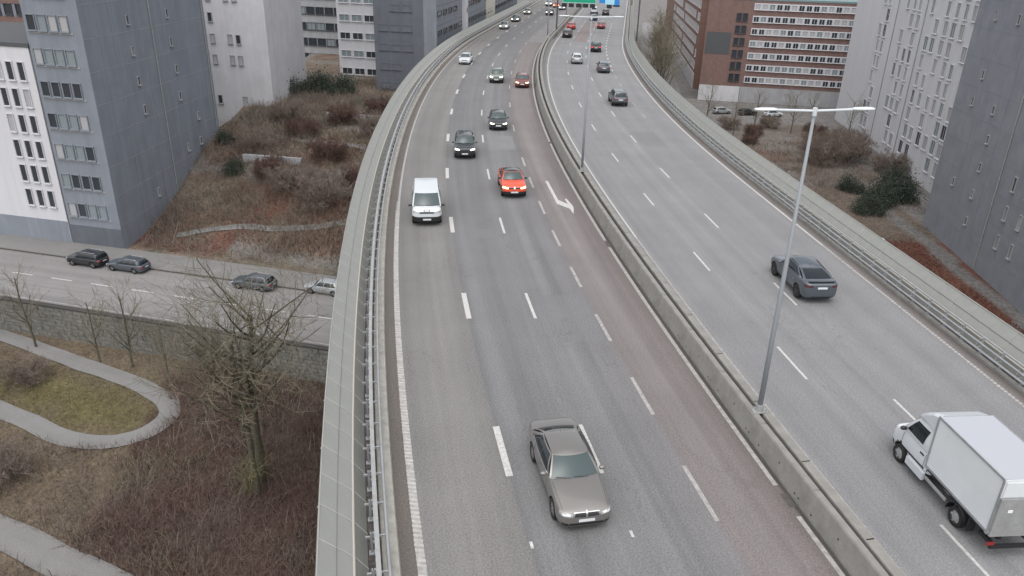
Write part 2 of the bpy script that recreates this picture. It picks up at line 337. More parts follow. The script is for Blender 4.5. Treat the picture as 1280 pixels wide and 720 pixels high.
# ---- painted markings: each dash its own sheet, 4 to 8 mm above the road
def dash(parent, s0, s1, d, w, mat='paint_white', name='lane_dash'):
    link(name, strip_mesh(name, [d-w/2, d+w/2], [.008, .008], s0, s1, mat, 1.0), parent)
def dashes(parent, first, period, ln, d, w, smax, mat='paint_white'):
    s = first
    while s < smax: dash(parent, s, s+ln, d, w, mat); s += period
dashes(road_s, -81.0-12, 12.2, 3.0, -.02, .26, 190)
dashes(road_s, -81.3-12, 12.2, 3.0, 3.25, .15, 190)
s = -90.2
while s < -36: dash(road_s, s, s+2.9, 6.42, .17, 'paint_worn'); s += 6.2
dashes(road_s, -27.5, 12.2, 2.9, 6.42, .15, 160, 'paint_worn')
dashes(road_n, -88.3, 12.3, 3.0, 14.58, .13, 190)
dashes(road_n, -81.0, 12.3, 3.0, 17.70, .13, 150)
s = -20
while s < 95:
    f_ = s < 12
    dash(road_n, s, s+(1.6 if not f_ else 2.2), 20.75, .16 if not f_ else .11, 'paint_white' if not f_ else 'paint_worn'); s += 4.6 if not f_ else 7.0
dash(road_s, -84.3, -84.0, .05, .1, name='road_stud'); dash(road_s, -84.3, -84.0, 3.3, .1, name='road_stud')
# edge lines
for (s0, s1) in ((-118, -84.2), (-82.6, -59.6), (-58.4, -32.5), (-31.8, 56)):
    dash(road_s, s0, s1, 9.47, .19, 'paint_worn', 'edge_line')
dash(road_s, 56, S1, 9.3, .16, 'paint_worn', 'edge_line')
dash(road_n, -58, S1, 11.62, .13, 'paint_white', 'edge_line')
dash(road_n, -118, -58, 11.62, .13, 'paint_worn', 'edge_line')
dash(road_n, -60, S1, 23.38, .15, 'paint_white', 'edge_line')
dash(road_s, -52, S1, -3.55, .15, 'paint_worn', 'edge_line')
# rumble edge lines: many raised bars too small to pick apart
def rumble(parent, d, w, s0, s1, pitch, skew):
    m = MB(); s = s0; rng = random.Random(4)
    while s < s1:
        if rng.random() > .05:
            a, b = pos(s, d-w/2*rng.uniform(.85, 1.05), .009), pos(s+skew, d+w/2*rng.uniform(.85, 1.05), .009)
            a2, b2 = pos(s+pitch*.5, d-w/2, .009), pos(s+skew+pitch*.5, d+w/2, .009)
            m.add([a, b, b2, a2], [(0, 1, 2, 3)])
        s += pitch
    o = stuff(build('rumble_line', m, 'paint_mid', parent)); return o
rumble(road_s, -3.58, .28, -112, -50, .21, -.08)
dash(road_s, -112, -52, -3.58, .26, 'paint_worn', 'edge_line')
rumble(road_n, 23.38, .17, -112, -58, .24, .05)
dash(road_n, -112, -60, 23.38, .10, 'paint_worn', 'edge_line')
# merge arrow painted on the red lane
arrow = [(-45.0, 7.55), (-45.0, 7.77), (-49.9, 7.86), (-50.9, 8.40), (-49.7, 8.36), (-49.6, 8.50), (-51.2, 8.68), (-51.8, 8.66), (-53.1, 8.42), (-51.9, 8.34), (-50.8, 7.62)]
m = MB(); m.add([pos(s, d, .008) for s, d in arrow], [(0, 1, 2, 10), (10, 2, 3, 9), (3, 4, 5, 6), (3, 6, 7, 9), (9, 7, 8)])
build('lane_arrow', m, 'paint_white', road_s)

# ------------------------------------------------------------------ concrete median barriers
def prism(profile, length, mi=0, gap=.02):
    m = MB(); n = len(profile); h = length/2-gap
    vs_ = [(-h, y, z) for y, z in profile]+[(h, y, z) for y, z in profile]
    fs = [(i, (i+1) % n, n+(i+1) % n, n+i) for i in range(n)]
    fs += [tuple(reversed(range(n))), tuple(range(n, 2*n))]
    m.add(vs_, fs, mi); return m
SEG = 3.86
prof_l = [(-.20, .0), (-.195, .05), (-.02, .80), (.015, .85), (.22, .85), (.24, .82), (.25, .0)]
prof_r = [(.40, .0), (.37, .10), (.20, .30), (.12, .82), (.10, .85), (-.20, .85), (-.22, .82), (-.23, .0)][::-1]
def barrier(name, prof, d, s0, s1, label):
    pm = prism(prof, SEG)
    if d < 10.3:
        for hx in (-1.45, -1.2, 0.1, 1.5):
            yy = -.20+.175*.16/.75-.012 if hx != .1 else -.20+.175*.42/.75-.012; zz = .2 if hx != .1 else .46
            pm.add([(hx+.035*math.cos(a), yy+.003*math.sin(a), zz+.035*math.sin(a)) for a in np.linspace(0, 2*math.pi, 9)[:-1]], [tuple(range(8))], 1)
    me = pm.mesh('barrier_segment', ['concrete', 'black_box'])
    root = empty(name, pos(s0, d)); tag(root, label, 'barrier'); inv = root.location.copy()
    s = s0
    while s < s1:
        sm = s+SEG/2; h = heading(sm, d); p = pos(sm, d)
        # profile y is across, to the west = +y when x points along the road
        o = link('barrier_segment', me, root, M=Matrix.Translation(p-inv) @ Matrix.Rotation(h, 4, 'Z') @ Matrix.Scale(-1, 4, (0, 1, 0)))
        s += SEG
    return root
med_w = barrier('concrete_barrier', prof_l, 10.0, -114.9, 48, 'long concrete median barrier of joined segments beside the reddish lane')
med_e = barrier('concrete_barrier', prof_r, 10.68, -113.4, 215, 'long concrete median barrier of joined segments beside the lighter grey carriageway')
m = MB(); e0 = pos(52.2, 10.05)
for k in range(9):
    pass
m.tube([(e0.x, e0.y, -.0), (e0.x, e0.y, .80), (e0.x, e0.y, .86)], [.42, .36, .22], 14)
tag(build('barrier_end', m, 'concrete_top'), 'rounded pale concrete nose where the median barrier ends', 'barrier end')
# cable conduit and bolts in the slot between the two barriers
m = MB(); m.tube([pos(s, 10.30, .62) for s in np.arange(-112, 50, 3)], .045, 6)
m.tube([pos(s, 10.36, .70) for s in np.arange(-112, 50, 3)], .03, 6)
tag(build('cable_conduit', m, 'black_box'), 'dark cable conduit lying in the slot between the twin median barriers', 'conduit')

# ------------------------------------------------------------------ noise screens with battens, along both edges of the bridge
PIT = 1.45
def screen(name, prof, s0, s1, near, label, sign):
    """prof: four (d,z) points bottom to top; three rows of panels per bay, battens over the joints, a rail at the fold"""
    root = empty(name, pos(s0, prof[0][0])); tag(root, label, 'noise barrier'); org = root.location.copy()
    bays = int((s1-s0)/PIT)
    rows = ['panel']*3
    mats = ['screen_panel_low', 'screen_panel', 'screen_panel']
    far = [MB(), MB()]
    rng = random.Random(7)
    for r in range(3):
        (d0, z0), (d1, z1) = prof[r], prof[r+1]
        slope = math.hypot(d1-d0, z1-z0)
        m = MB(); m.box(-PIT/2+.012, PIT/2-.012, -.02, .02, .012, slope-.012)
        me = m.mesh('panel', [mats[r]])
        for i in range(bays):
            s = s0+(i+.5)*PIT
            b = pos(s, d0, z0); t = pos(s, d1, z1); b2 = pos(s+.4, d0, z0)
            X = (b2-b).normalized(); Z = (t-b).normalized(); Y = Z.cross(X).normalized()
            M = Matrix((X, Y, Z)).transposed().to_4x4(); M.translation = b-org
            if near[0] <= s < near[1]:
                sc = (b-Vector((0, 0, 16.7))).length
                M = M @ Matrix.Rotation(R_(rng.uniform(-.5, .5)), 4, 'X')
                link('panel', me, root, M=M)
            else:
                w = MB(); w.box(-PIT/2+.012, PIT/2-.012, -.02, .02, .012, slope-.012, M=M)
                far[0 if r == 0 else 1].add(w.v, w.f)
    for k, fm in enumerate(far):
        if fm.v: stuff(build('panel', fm, mats[k], root))
    m = MB()
    for r in range(3):
        (d0, z0), (d1, z1) = prof[r], prof[r+1]
        L_ = math.hypot(d1-d0, z1-z0)
    # batten: one folded strip over the joint between bays
    def batten_mesh(w, th):
        m = MB(); ref = -40.0
        o = pos(ref, prof[0][0], 0); X = (pos(ref+.5, prof[0][0])-o).normalized(); Yv = (pos(ref, prof[0][0]+1)-o).normalized()
        n = []
        for i, (d, z) in enumerate(prof):
            a = prof[max(i-1, 0)]; c = prof[min(i+1, 3)]
            dx, dz = c[0]-a[0], c[1]-a[1]; l = math.hypot(dx, dz); n.append((-sign*dz/l, sign*dx/l))
        vs_ = []
        for sx in (-w/2, w/2):
            for (d, z), (nd, nz) in zip(prof, n):
                for t in (.022, .022+th):
                    vs_.append((sx, (d-prof[0][0])+nd*t, z+nz*t))
        k = 8; fs = []
        for i in range(3):
            for sx in (0, 1):
                pass
            a = 2*i
            fs += [(a+1, a+3, k+a+3, k+a+1), (a, a+1, a+3, a+2), (k+a, k+a+2, k+a+3, k+a+1)]
        fs += [(6, 7, k+7, k+6), (0, k, k+1, 1)]
        m.add(vs_, fs); return m.mesh('batten', ['batten'])
    me = batten_mesh(.035 if sign < 0 else .022, .012)
    for i in range(0, bays+1):
        s = s0+i*PIT; p = pos(s, prof[0][0]); X = (pos(s+.4, prof[0][0])-p).normalized(); Y = (pos(s, prof[0][0]+.5)-p).normalized()
        M = Matrix((X, Y, Vector((0, 0, 1)))).transposed().to_4x4(); M.translation = p-org
        if s < near[1]+70: link('batten', me, root, M=M)
    # fold rail, seam strip, top edge
    (df, zf) = prof[1]; m = MB(); m.tube([pos(s, df, zf+.03)-org for s in np.arange(s0, s1, 2.9)], .045, 6)
    build('fold_rail', m, 'beige_rail', root)
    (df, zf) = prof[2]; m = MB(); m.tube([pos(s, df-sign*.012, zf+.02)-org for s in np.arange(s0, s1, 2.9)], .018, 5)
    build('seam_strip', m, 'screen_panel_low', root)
    (df, zf) = prof[3]; m = MB(); m.tube([pos(s, df, zf)-org for s in np.arange(s0, s1, 2.9)], .035, 6)
    build('top_edge', m, 'screen_panel', root)
    # brackets behind
    m = MB()
    for i in range(0, bays+1, 2):
        s = s0+i*PIT
        m.tube([pos(s, prof[0][0], -.3)-org, pos(s, prof[1][0]+sign*.08, prof[1][1]-.05)-org, pos(s, prof[3][0]+sign*.05, prof[3][1]-.08)-org], .05, 5)
    stuff(build('bracket', m, 'galvanised_dull', root))
    return root
screen('noise_screen', [(-5.12, .06), (-5.50, .58), (-5.97, .99), (-6.44, 1.40)], -112, 150, (-90, 52), 'long grey panelled screen leaning outwards along the oncoming lanes above the park', -1)
screen('noise_screen', [(24.50, .08), (24.70, .55), (25.02, 1.05), (25.36, 1.55)], -112, 150, (-82, 60), 'long grey panelled screen leaning outwards beside the carriageway of departing traffic', 1)

# ------------------------------------------------------------------ tubular guard rails
def guard(name, label, rails, post, s0, s1, lug):
    root = empty(name, pos(s0, post[0])); tag(root, label, 'guard rail'); org = root.location.copy()
    for (d, z, r, flat, mat) in rails:
        m = MB(); ss = np.arange(s0, s1, 1.45)
        if flat:
            v, f, uv = strip([d-flat/2, d-flat/2, d+flat/2, d+flat/2, d-flat/2], [z-r, z+r, z+r, z-r, z-r], s0, s1, 1.45)
            m.add([Vector(p)-org for p in v], [q[::-1] for q in f])
        else: m.tube([pos(s, d, z)-org for s in ss], r, 8)
        build('rail', m, mat, root, smooth=not flat)
    m = MB(); pd, pz0, pz1 = post
    m.box(-.04, .04, -.035, .035, pz0, pz1); 
    for (dy, z) in lug: m.box(-.03, .03, min(0, dy), max(0, dy), z-.03, z+.03)
    m.box(-.10, .10, -.09, .09, pz0, pz0+.03)
    me = m.mesh('post', ['galvanised'])
    n = int((s1-s0)/1.45)
    for i in range(n):
        s = s0+(i+.5)*1.45
        if s > 90 and i % 2: continue
        p = pos(s, pd); X = (pos(s+.4, pd)-p).normalized(); Y = (pos(s, pd+.5)-p).normalized()
        M = Matrix((X, Y, Vector((0, 0, 1)))).transposed().to_4x4(); M.translation = p-org
        link('post', me, root, M=M)
    return root
guard('guard_rail', 'tubular steel guard rail on posts along the oncoming lanes, beside the ribbed edge line',
      [(-4.82, .80, .03, .14, 'galvanised_dull'), (-4.52, .62, .055, 0, 'galvanised'), (-4.80, .40, .05, 0, 'galvanised_dull')],
      (-4.98, -.02, .76), -112, 150, [(.44, .62), (.2, .40), (.16, .73), (-.17, .60)])
guard('guard_rail', 'tubular steel guard rail of two bright tubes beside the carriageway of departing traffic',
      [(23.92, .50, .055, 0, 'galvanised'), (24.30, .95, .05, 0, 'galvanised'), (24.05, .74, .045, 0, 'galvanised')],
      (24.22, .09, .98), -112, 150, [(-.30, .50), (.08, .95), (-.17, .74)])

# ------------------------------------------------------------------ ground
def wall_y(x): return 68.8-.249*(x+51.5)
def ss_(a, b, t): t = np.clip((t-a)/(b-a), 0, 1); return t*t*(3-2*t)
def smooth_noise(x, y, sc, seed):
    r = np.random.RandomState(seed); out = np.zeros_like(x)
    for k in range(5):
        a = r.uniform(0, 6.28, 2); f = sc*(1.7**k); ph = r.uniform(0, 6.28, 2)
        out += (np.sin(x*f*math.cos(a[0])+y*f*math.sin(a[0])+ph[0])*np.sin(x*f*math.cos(a[1])+y*f*math.sin(a[1])+ph[1]))/(1.35**k)
    return out/3
def ground_z(x, y):
    x = np.asarray(x, float); y = np.asarray(y, float)
    t = y-wall_y(x)
    z = np.full_like(x, -17.06)
    park = -20.4-.9*ss_(0, -30, t)+.25*smooth_noise(x, y, .25, 1)
    lower = (1-ss_(.9, 1.7, t))*(1-ss_(18, 30, x))
    z = z*(1-lower)+park*lower
    hill = ss_(16, 48, t)*7.5+ss_(48, 90, t)*2.0
    hill *= (1-ss_(-15, -9, x))*ss_(-47, -43.5, x+.05*(y-84))
    hill = np.where(t > 12, hill+(.35*smooth_noise(x, y, .22, 3))*(hill > .3), 0)
    return z+hill
def axis(dense0, dense1, step, ext):
    a = list(np.arange(dense0, dense1, step)); o = step; lo = [dense0]; hi = [a[-1]]
    while lo[-1] > -ext: o *= 1.45; lo.append(lo[-1]-o)
    o = step
    while hi[-1] < ext: o *= 1.45; hi.append(hi[-1]+o)
    return np.array(lo[::-1][:-1]+a+hi[1:])
gx, gy = axis(-75, 82, 1.0, 3000), axis(18, 215, 1.0, 3000)
X, Y = np.meshgrid(gx, gy); Zg = ground_z(X, Y)
nx, ny = len(gx), len(gy)
verts = np.stack([X, Y, Zg], -1).reshape(-1, 3)
ii = np.arange(nx*ny).reshape(ny, nx)
quads = np.stack([ii[:-1, :-1], ii[:-1, 1:], ii[1:, 1:], ii[1:, :-1]], -1).reshape(-1, 4)
me = bpy.data.meshes.new('ground'); me.from_pydata(verts.tolist(), [], quads.tolist())
earth = np.array([.125, .098, .078]); dry = np.array([.15, .12, .08]); grass = np.array([.115, .10, .048]); rust = np.array([.115, .055, .040])
stone = np.array([.17, .163, .157]); bram = np.array([.06, .04, .034]); olive = np.array([.105, .10, .078])
colr = np.zeros((ny, nx, 3))+stone
tt = Y-wall_y(X); n1 = smooth_noise(X, Y, .16, 11); n2 = smooth_noise(X, Y, .35, 12)
def mixin(mask, c):
    global colr
    mk = np.clip(mask, 0, 1)[..., None]; colr = colr*(1-mk)+c*mk
west = X < -4
mixin(((tt < 1.3) & (X < 25))*1.0, earth)
mixin(((tt < 1.3) & (X < -8))*(.5+.6*n1), dry)
gd = np.sqrt(((X+40)/11)**2+((Y-57.2+.25*(X+40))/4.2)**2)
mixin((1.35-gd)*2*(tt < 0)*(.6+.9*n2), grass)
mixin(((tt < 0) & (X > -29.5+4*n1-.12*(Y-45)) & (Y < 61))*1.0*(X < 10), bram*1.25); mixin(((tt < 0) & (X > -32) & (X < 10))*(n2*1.2-.1), earth)
hillm = (tt > 15) & (X > -47) & (X < -9)
mixin(hillm*1.0, earth*1.35); mixin(hillm*(-.1+1.6*n1), rust*1.25); mixin(hillm*(.1-1.6*n1+.8*n2), olive)
mixin(hillm*((np.abs(((tt-16+2.5*n1) % 17)-3.0) < 1.6)*.8), stone)
mixin((hillm & (tt < 26) & (X < -33) & (tt > 17))*(.7+.8*n2), rust)
eastm = (X > 40) & (X < 56.5) & (Y > 66) & (Y < 118)
mixin(eastm*(.9), earth); mixin((eastm & (Y < 93))*(1.2+.3*n2)*(X > 43), rust)
mixin((eastm & (np.abs(X-52.6-.05*(Y-80)) < 1.1))*1.0, stone*.85)
mixin(((X > 38) & (X < 66) & (Y >= 118) & (Y < 164))*(.55+.9*n1), earth)
mixin(((X > 40) & (X < 50) & (Y >= 128) & (Y < 140))*(.3+1.0*n2), rust)
ca = me.color_attributes.new('tint', 'FLOAT_COLOR', 'POINT')
ca.data.foreach_set('color', np.concatenate([colr.reshape(-1, 3), np.ones((nx*ny, 1))], 1).astype(np.float32).ravel())
gm = bpy.data.materials.new('ground'); gm.use_nodes = True; n = gm.node_tree; b = n.nodes['Principled BSDF']; b.inputs['Roughness'].default_value = .95
b.inputs['Specular IOR Level'].default_value = .15
at = n.nodes.new('ShaderNodeVertexColor'); at.layer_name = 'tint'
tc = n.nodes.new('ShaderNodeTexCoord'); cur = at.outputs[0]
for sc_, lo, hi in ((.5, .75, 1.25), (2.6, .6, 1.4), (9, .7, 1.3)):
    t = n.nodes.new('ShaderNodeTexNoise'); t.inputs['Scale'].default_value = sc_; t.inputs['Detail'].default_value = 5; t.inputs['Roughness'].default_value = .7
    n.links.new(tc.outputs['Object'], t.inputs['Vector'])
    q = n.nodes.new('ShaderNodeMapRange'); q.inputs['From Min'].default_value = .3; q.inputs['From Max'].default_value = .7; q.inputs['To Min'].default_value = lo; q.inputs['To Max'].default_value = hi
    n.links.new(t.outputs['Fac'], q.inputs['Value'])
    vm = n.nodes.new('ShaderNodeVectorMath'); vm.operation = 'SCALE'; n.links.new(cur, vm.inputs[0]); n.links.new(q.outputs[0], vm.inputs['Scale']); cur = vm.outputs[0]
n.links.new(cur, b.inputs['Base Color'])
bp_ = n.nodes.new('ShaderNodeBump'); bp_.inputs['Strength'].default_value = .6; bp_.inputs['Distance'].default_value = .25
n.links.new(t.outputs['Fac'], bp_.inputs['Height']); n.links.new(bp_.outputs[0], b.inputs['Normal'])
me.materials.append(gm); me.polygons.foreach_set('use_smooth', [True]*len(me.polygons))
structure(link('ground', me))

def ribbon(name, pts, width, z_off, mat, sub=8, drape=True, zc=None):
    """path that follows a smooth polyline on the ground"""
    P = [Vector((*p, 0)) for p in pts]; out = []
    for i in range(len(P)-1):
        p0, p1, p2, p3 = P[max(i-1, 0)], P[i], P[i+1], P[min(i+2, len(P)-1)]
        for k in range(sub):
            t = k/sub
            out.append(.5*((2*p1)+(p2-p0)*t+(2*p0-5*p1+4*p2-p3)*t*t+(3*p1-p0-3*p2+p3)*t**3))
    out.append(P[-1]); v = []; f = []; uv = []; dist = 0
    nw = 5
    for i, p in enumerate(out):
        t = (out[min(i+1, len(out)-1)]-out[max(i-1, 0)]).normalized(); nrm = Vector((-t.y, t.x, 0))
        if i: dist += (p-out[i-1]).length
        for k in range(nw):
            w = (k/(nw-1)-.5)*width; q = p+nrm*w
            z = zc if zc is not None else float(ground_z(q.x, q.y))+z_off
            v.append((q.x, q.y, z)); uv.append((dist, w))
    for i in range(len(out)-1):
        for k in range(nw-1): a = i*nw+k; f.append((a+1, a, a+nw, a+nw+1))
    me = bpy.data.meshes.new(name); me.from_pydata(v, [], f); me.materials.append(MATS[mat])
    l = me.uv_layers.new(name='UVMap'); idx = np.zeros(len(me.loops), dtype=np.int32); me.loops.foreach_get('vertex_index', idx)
    l.data.foreach_set('uv', np.array(uv, dtype=np.float32)[idx].ravel()); me.update()
    return structure(link(name, me))
ribbon('footpath', [(-66, 73), (-51.5, 67.3), (-40.8, 62.3), (-32.4, 58.0), (-29.0, 54.6), (-30.4, 51.2), (-35.2, 50.7), (-41, 53.4), (-50, 57.5), (-64, 62)], 1.75, .10, 'paving')
ribbon('footpath', [(-62, 49), (-46, 44.5), (-35, 40.6), (-29.6, 38.1), (-24.5, 35.8), (-16, 31), (-8, 26)], 2.4, .10, 'paving')
# street below, its pavement and kerb
def along(x, t): return (x, wall_y(x)+t)
ribbon('street', [along(x, 5.6) for x in range(-140, 61, 10)], 11.0, 0, 'asphalt_street', 2, zc=-17.02)
ribbon('pavement', [along(x, 13.3) for x in range(-140, 61, 10)], 4.2, 0, 'paving', 2, zc=-16.90)
m = MB()
for x in range(-140, 60, 2):
    a, b_ = along(x, 11.1), along(x+2, 11.1); L_ = math.hypot(2, .498); h = math.atan2(-.498, 2)
    m.box(0, L_, 0, .12, -17.2, -16.88, M=Matrix.Translation((a[0], a[1], 0)) @ Matrix.Rotation(h, 4, 'Z'))
structure(build('kerb', m, 'concrete_dark'))
street_o = bpy.data.objects['street']
for k in range(20):
    x = -98.4+k*4.9
    a = along(x, 5.9); h = math.atan(-.249)
    mm = MB(); mm.add([Matrix.Rotation(h, 4, 'Z') @ Vector(p) + Vector((a[0], a[1], -17.008)) for p in ((0, -.09, 0), (2.6, -.09, 0), (2.6, .09, 0), (0, .09, 0))], [(0, 1, 2, 3)])
    build('lane_dash', mm, 'paint_white', street_o)
mm = MB(); a = along(-120, .9); h = math.atan(-.249)
mm.add([Matrix.Rotation(h, 4, 'Z') @ Vector(p) + Vector((a[0], a[1], -17.008)) for p in ((0, -.07, 0), (150, -.07, 0), (150, .07, 0), (0, .07, 0))], [(0, 1, 2, 3)])
build('edge_line', mm, 'paint_worn', street_o)
ribbon('street', [(30, 140), (33, 165), (37, 195), (42, 235), (48, 280), (57, 340), (66, 400)], 9.0, 0, 'asphalt_street', 4, zc=-17.0)
# retaining wall
rw = empty('retaining_wall', (*along(-40, 0), -20.5)); tag(rw, 'long stone retaining wall holding up the street above the park path', 'wall')
m = MB(); a = along(-130, -.25); L_ = 170
Mw = Matrix.Translation((a[0], a[1], 0)) @ Matrix.Rotation(h, 4, 'Z')
Mi = Matrix.Translation(-rw.location) @ Mw
# courses of rough stones: each course a slightly uneven band
rng = random.Random(3); z = -21.6; y0 = 0
while z < -17.0:
    hh = rng.uniform(.32, .45); xx = 0
    while xx < L_:
        w = rng.uniform(.5, 1.1); pr = rng.uniform(-.03, .03)
        m.box(xx+.022, xx+w-.022, -pr-.05, .45, z+.02, min(z+hh, -16.95)-.02, M=Mi); xx += w
    z += hh
m.box(0, L_, .04, .44, -21.6, -16.96, M=Mi)
stuff(build('stonework', m, 'stone_wall', rw))
m = MB(); m.box(0, L_, -.08, .52, -16.95, -16.84, M=Mi); build('coping', m, 'coping', rw)

# ------------------------------------------------------------------ vehicles
def evaluated(o):
    dg = bpy.context.evaluated_depsgraph_get(); dg.update(); return bpy.data.meshes.new_from_object(o.evaluated_get(dg))

def grid_mesh(rows, closed_ends=True):
    m = MB(); n = len(rows[0])
    vs_ = [p for r in rows for p in r]; fs = []
    for i in range(len(rows)-1):
        for j in range(n):
            j2 = (j+1) % n; fs.append((i*n+j, i*n+j2, (i+1)*n+j2, (i+1)*n+j))
    m.add(vs_, fs)
    if closed_ends:
        m.f.append(tuple(reversed(range(n)))); m.m.append(0)
        b = (len(rows)-1)*n; m.f.append(tuple(b+j for j in range(n))); m.m.append(0)
    return m

class Proto: pass

def make_car(kind, L, W, H, wb, wr, fo, xw, xwt, xrt, xrb, zhood=.74, zwb=.98, zbelt=.96, ztrunk=1.0, zrear=.92, zb=.20, split=(.46,), van=False,
             roofw=.66, beltw=.90, detail=1, rear_wheel=True, truck=False, glassrear=True, vanfront=.33, emblem=None, cladding=False, rails=False, grille='wide', rake=.0, clad=.30):
    """returns a list of parts (name, mesh, sub-part-of, paint?)"""
    hw = W/2; parts = []
    xf = L/2; xr = -L/2; ax_f = xf-fo; ax_r = ax_f-wb
    # ---- lower body
    def sect(x, k, z0, z1, crown=.03):
        h = hw*k
        half = [(.0, z0), (.78*h, z0), (.94*h, z0+.07), (1.0*h, z0+.42*(z1-z0)), (.99*h, z0+.70*(z1-z0)), (.95*h, z1-.05*(z1-z0)-.01), (.84*h, z1), (.42*h, z1+crown*.8)]
        ring = [(x, y, z) for y, z in half]+[(x, 0, z1+crown)]+[(x, -y, z) for y, z in reversed(half[1:])]
        return ring
    st = [(xr, .70, zb+.18, zrear-.10, .0), (xr+.06, .85, zb+.08, zrear-.02, .01), (xr+.22, .95, zb+.02, zrear+.01, .015),
          (xrb-.02 if xrb > xr+.35 else xr+.45, .99, zb, ztrunk, .02), (ax_r, 1.0, zb, max(zbelt, ztrunk-.02), .02),
          ((ax_f+ax_r)/2, .985, zb-.01, zbelt, .01), (xw-.35, .985, zb, zbelt, .01), (xw+.02, .99, zb, zwb, .02),
          (ax_f+.05 if ax_f+.05 > xw+.15 else xw+.2, 1.0, zb, zwb-(zwb-zhood)*.42, .035), (xf-.45, .98, zb, zhood+.045, .05), (xf-.20, .925, zb+.01, zhood-.005, .035),
          (xf-.07, .82, zb+.04, zhood-.06, .015), (xf, .62, zb+.10, zhood-.16, .0)]
    st.sort(key=lambda a: a[0])
    out = [st[0]]
    for a in st[1:]:
        if a[0]-out[-1][0] > .03: out.append(a)
    m = grid_mesh([sect(*a) for a in out])
    me = m.mesh(kind+'_b', ['paint_grey', 'well'], True)
    ob = link('tmp', me); md = ob.modifiers.new('s', 'SUBSURF'); md.levels = 2; md.render_levels = 2
    cuts = []
    wheels_x = [ax_f]+([ax_r] if rear_wheel else [])
    c = MB()
    for wx in wheels_x:
        for sg in (1, -1):
            rr = wr*1.13; nn = 24
            v0 = [(wx+rr*math.cos(2*math.pi*k/nn), sg*(hw+.2), wr+.015+rr*math.sin(2*math.pi*k/nn)) for k in range(nn)]
            v1 = [(x, sg*(hw-.30), z) for x, y, z in v0]
            fs = [(k, (k+1) % nn, nn+(k+1) % nn, nn+k) for k in range(nn)]+[tuple(reversed(range(nn))), tuple(range(nn, 2*nn))]
            if sg < 0: fs = [f[::-1] for f in fs]
            c.add(v0+v1, [f[::-1] for f in fs], 1)
    cme = c.mesh('cut', ['paint_grey', 'well']); co = link('tmpc', cme)
    bmd = bpy.data.meshes  # boolean on evaluated mesh
    bo = ob.modifiers.new('b', 'BOOLEAN'); bo.object = co; bo.operation = 'DIFFERENCE'; bo.solver = 'EXACT'
    bm_ = bmesh.new(); bm_.from_mesh(cme); bmesh.ops.recalc_face_normals(bm_, faces=bm_.faces); bm_.to_mesh(cme); bm_.free()
    bm_ = bmesh.new(); bm_.from_mesh(me); bmesh.ops.recalc_face_normals(bm_, faces=bm_.faces); bm_.to_mesh(me); bm_.free()
    body = evaluated(ob); body.name = 'body'
    bpy.data.objects.remove(ob); bpy.data.objects.remove(co)
    if cladding:
        body.materials.append(MATS['trim_black']); ti = len(body.materials)-1
        for p in body.polygons:
            c_ = p.center
            if p.material_index == 0 and (c_.z < zb+.13 or (c_.z < zb+clad and (c_.x > xf-.42 or c_.x < xr+.32))
               or any(abs(math.hypot(c_.x-wx, c_.z-wr)) < wr*1.13+.065 and abs(c_.y) > hw*.8 for wx in wheels_x)): p.material_index = ti
    body.polygons.foreach_set('use_smooth', [True]*len(body.polygons))
    try: body.set_sharp_from_angle(angle=R_(38))
    except Exception: pass
    parts.append(('body', body, None, True))
    bvh = BVHTree.FromPolygons([v.co.copy() for v in body.vertices], [tuple(p.vertices) for p in body.polygons])
    # ---- cabin: four curved faces and a roof
    bw, rw_ = hw*beltw, hw*roofw
    zb0 = zbelt-.05; ztop = H-.055
    zwf = zwb-.015; zrr = (ztrunk-.02) if not van else zbelt-.05
    cf, cr_ = .16, .10 if not van else .03
    A0 = Vector((xw-cf, bw, zwf-.02)); A1 = Vector((xwt-.06, rw_, ztop))
    C0 = Vector((xrb+cr_, bw*.97, zrr-.02)); C1 = Vector((xrt+.05, rw_*.96, ztop-rake))
    mir = lambda p: Vector((p.x, -p.y, p.z))
    def face(P00, P10, P01, P11, bu, bv):
        """bilinear patch + bulge vectors: bu(u) along belt, bulge outwards"""
        def S(u, v):
            p = (P00*(1-u)+P10*u)*(1-v)+(P01*(1-u)+P11*u)*v
            return p+bu*(4*u*(1-u))+bv*(4*v*(1-v))
        return S
    Ff = face(A0, mir(A0), A1, mir(A1), Vector((cf*.95, 0, .015)), Vector((.02, 0, .02)))
    Fr = face(mir(C0), C0, mir(C1), C1, Vector((-cr_*.9, 0, .01)), Vector((-.03, 0, .035 if not van else 0)))
    side_z0 = zb0
    def side(sg):
        a0, c0 = A0.copy(), C0.copy(); a1, c1 = A1.copy(), C1.copy()
        pts = [Vector((p.x, sg*p.y, p.z)) for p in (a0, c0, a1, c1)]
        return face(pts[0], pts[1], pts[2], pts[3], Vector((0, sg*.045, .02)), Vector((0, sg*.055, 0)))
    Fs = {1: side(1), -1: side(-1)}
    def patch(S, u0, u1, v0, v1, off=0.0, nu=8, nv=6, flip=False, mb=None, mi=0, corner=0.0):
        mb = mb or MB(); vs_ = []
        for j in range(nv+1):
            for i in range(nu+1):
                u = u0+(u1-u0)*i/nu; v = v0+(v1-v0)*j/nv; e = 1e-3
                p = S(u, v)
                if off:
                    nn = (S(u+e, v)-S(u-e, v)).cross(S(u, v+e)-S(u, v-e)).normalized()
                    if flip: nn = -nn
                    p = p+nn*off
                vs_.append(p)
        fs = []
        for j in range(nv):
            for i in range(nu):
                a = j*(nu+1)+i; q = (a, a+1, a+nu+2, a+nu+1); fs.append(q[::-1] if flip else q)
        mb.add(vs_, fs, mi); return mb
    cab = MB()
    patch(Ff, 0, 1, 0, 1, flip=False, mb=cab); patch(Fr, 0, 1, 0, 1, mb=cab)
    patch(Fs[1], 0, 1, 0, 1, flip=True, mb=cab); patch(Fs[-1], 0, 1, 0, 1, flip=False, mb=cab)
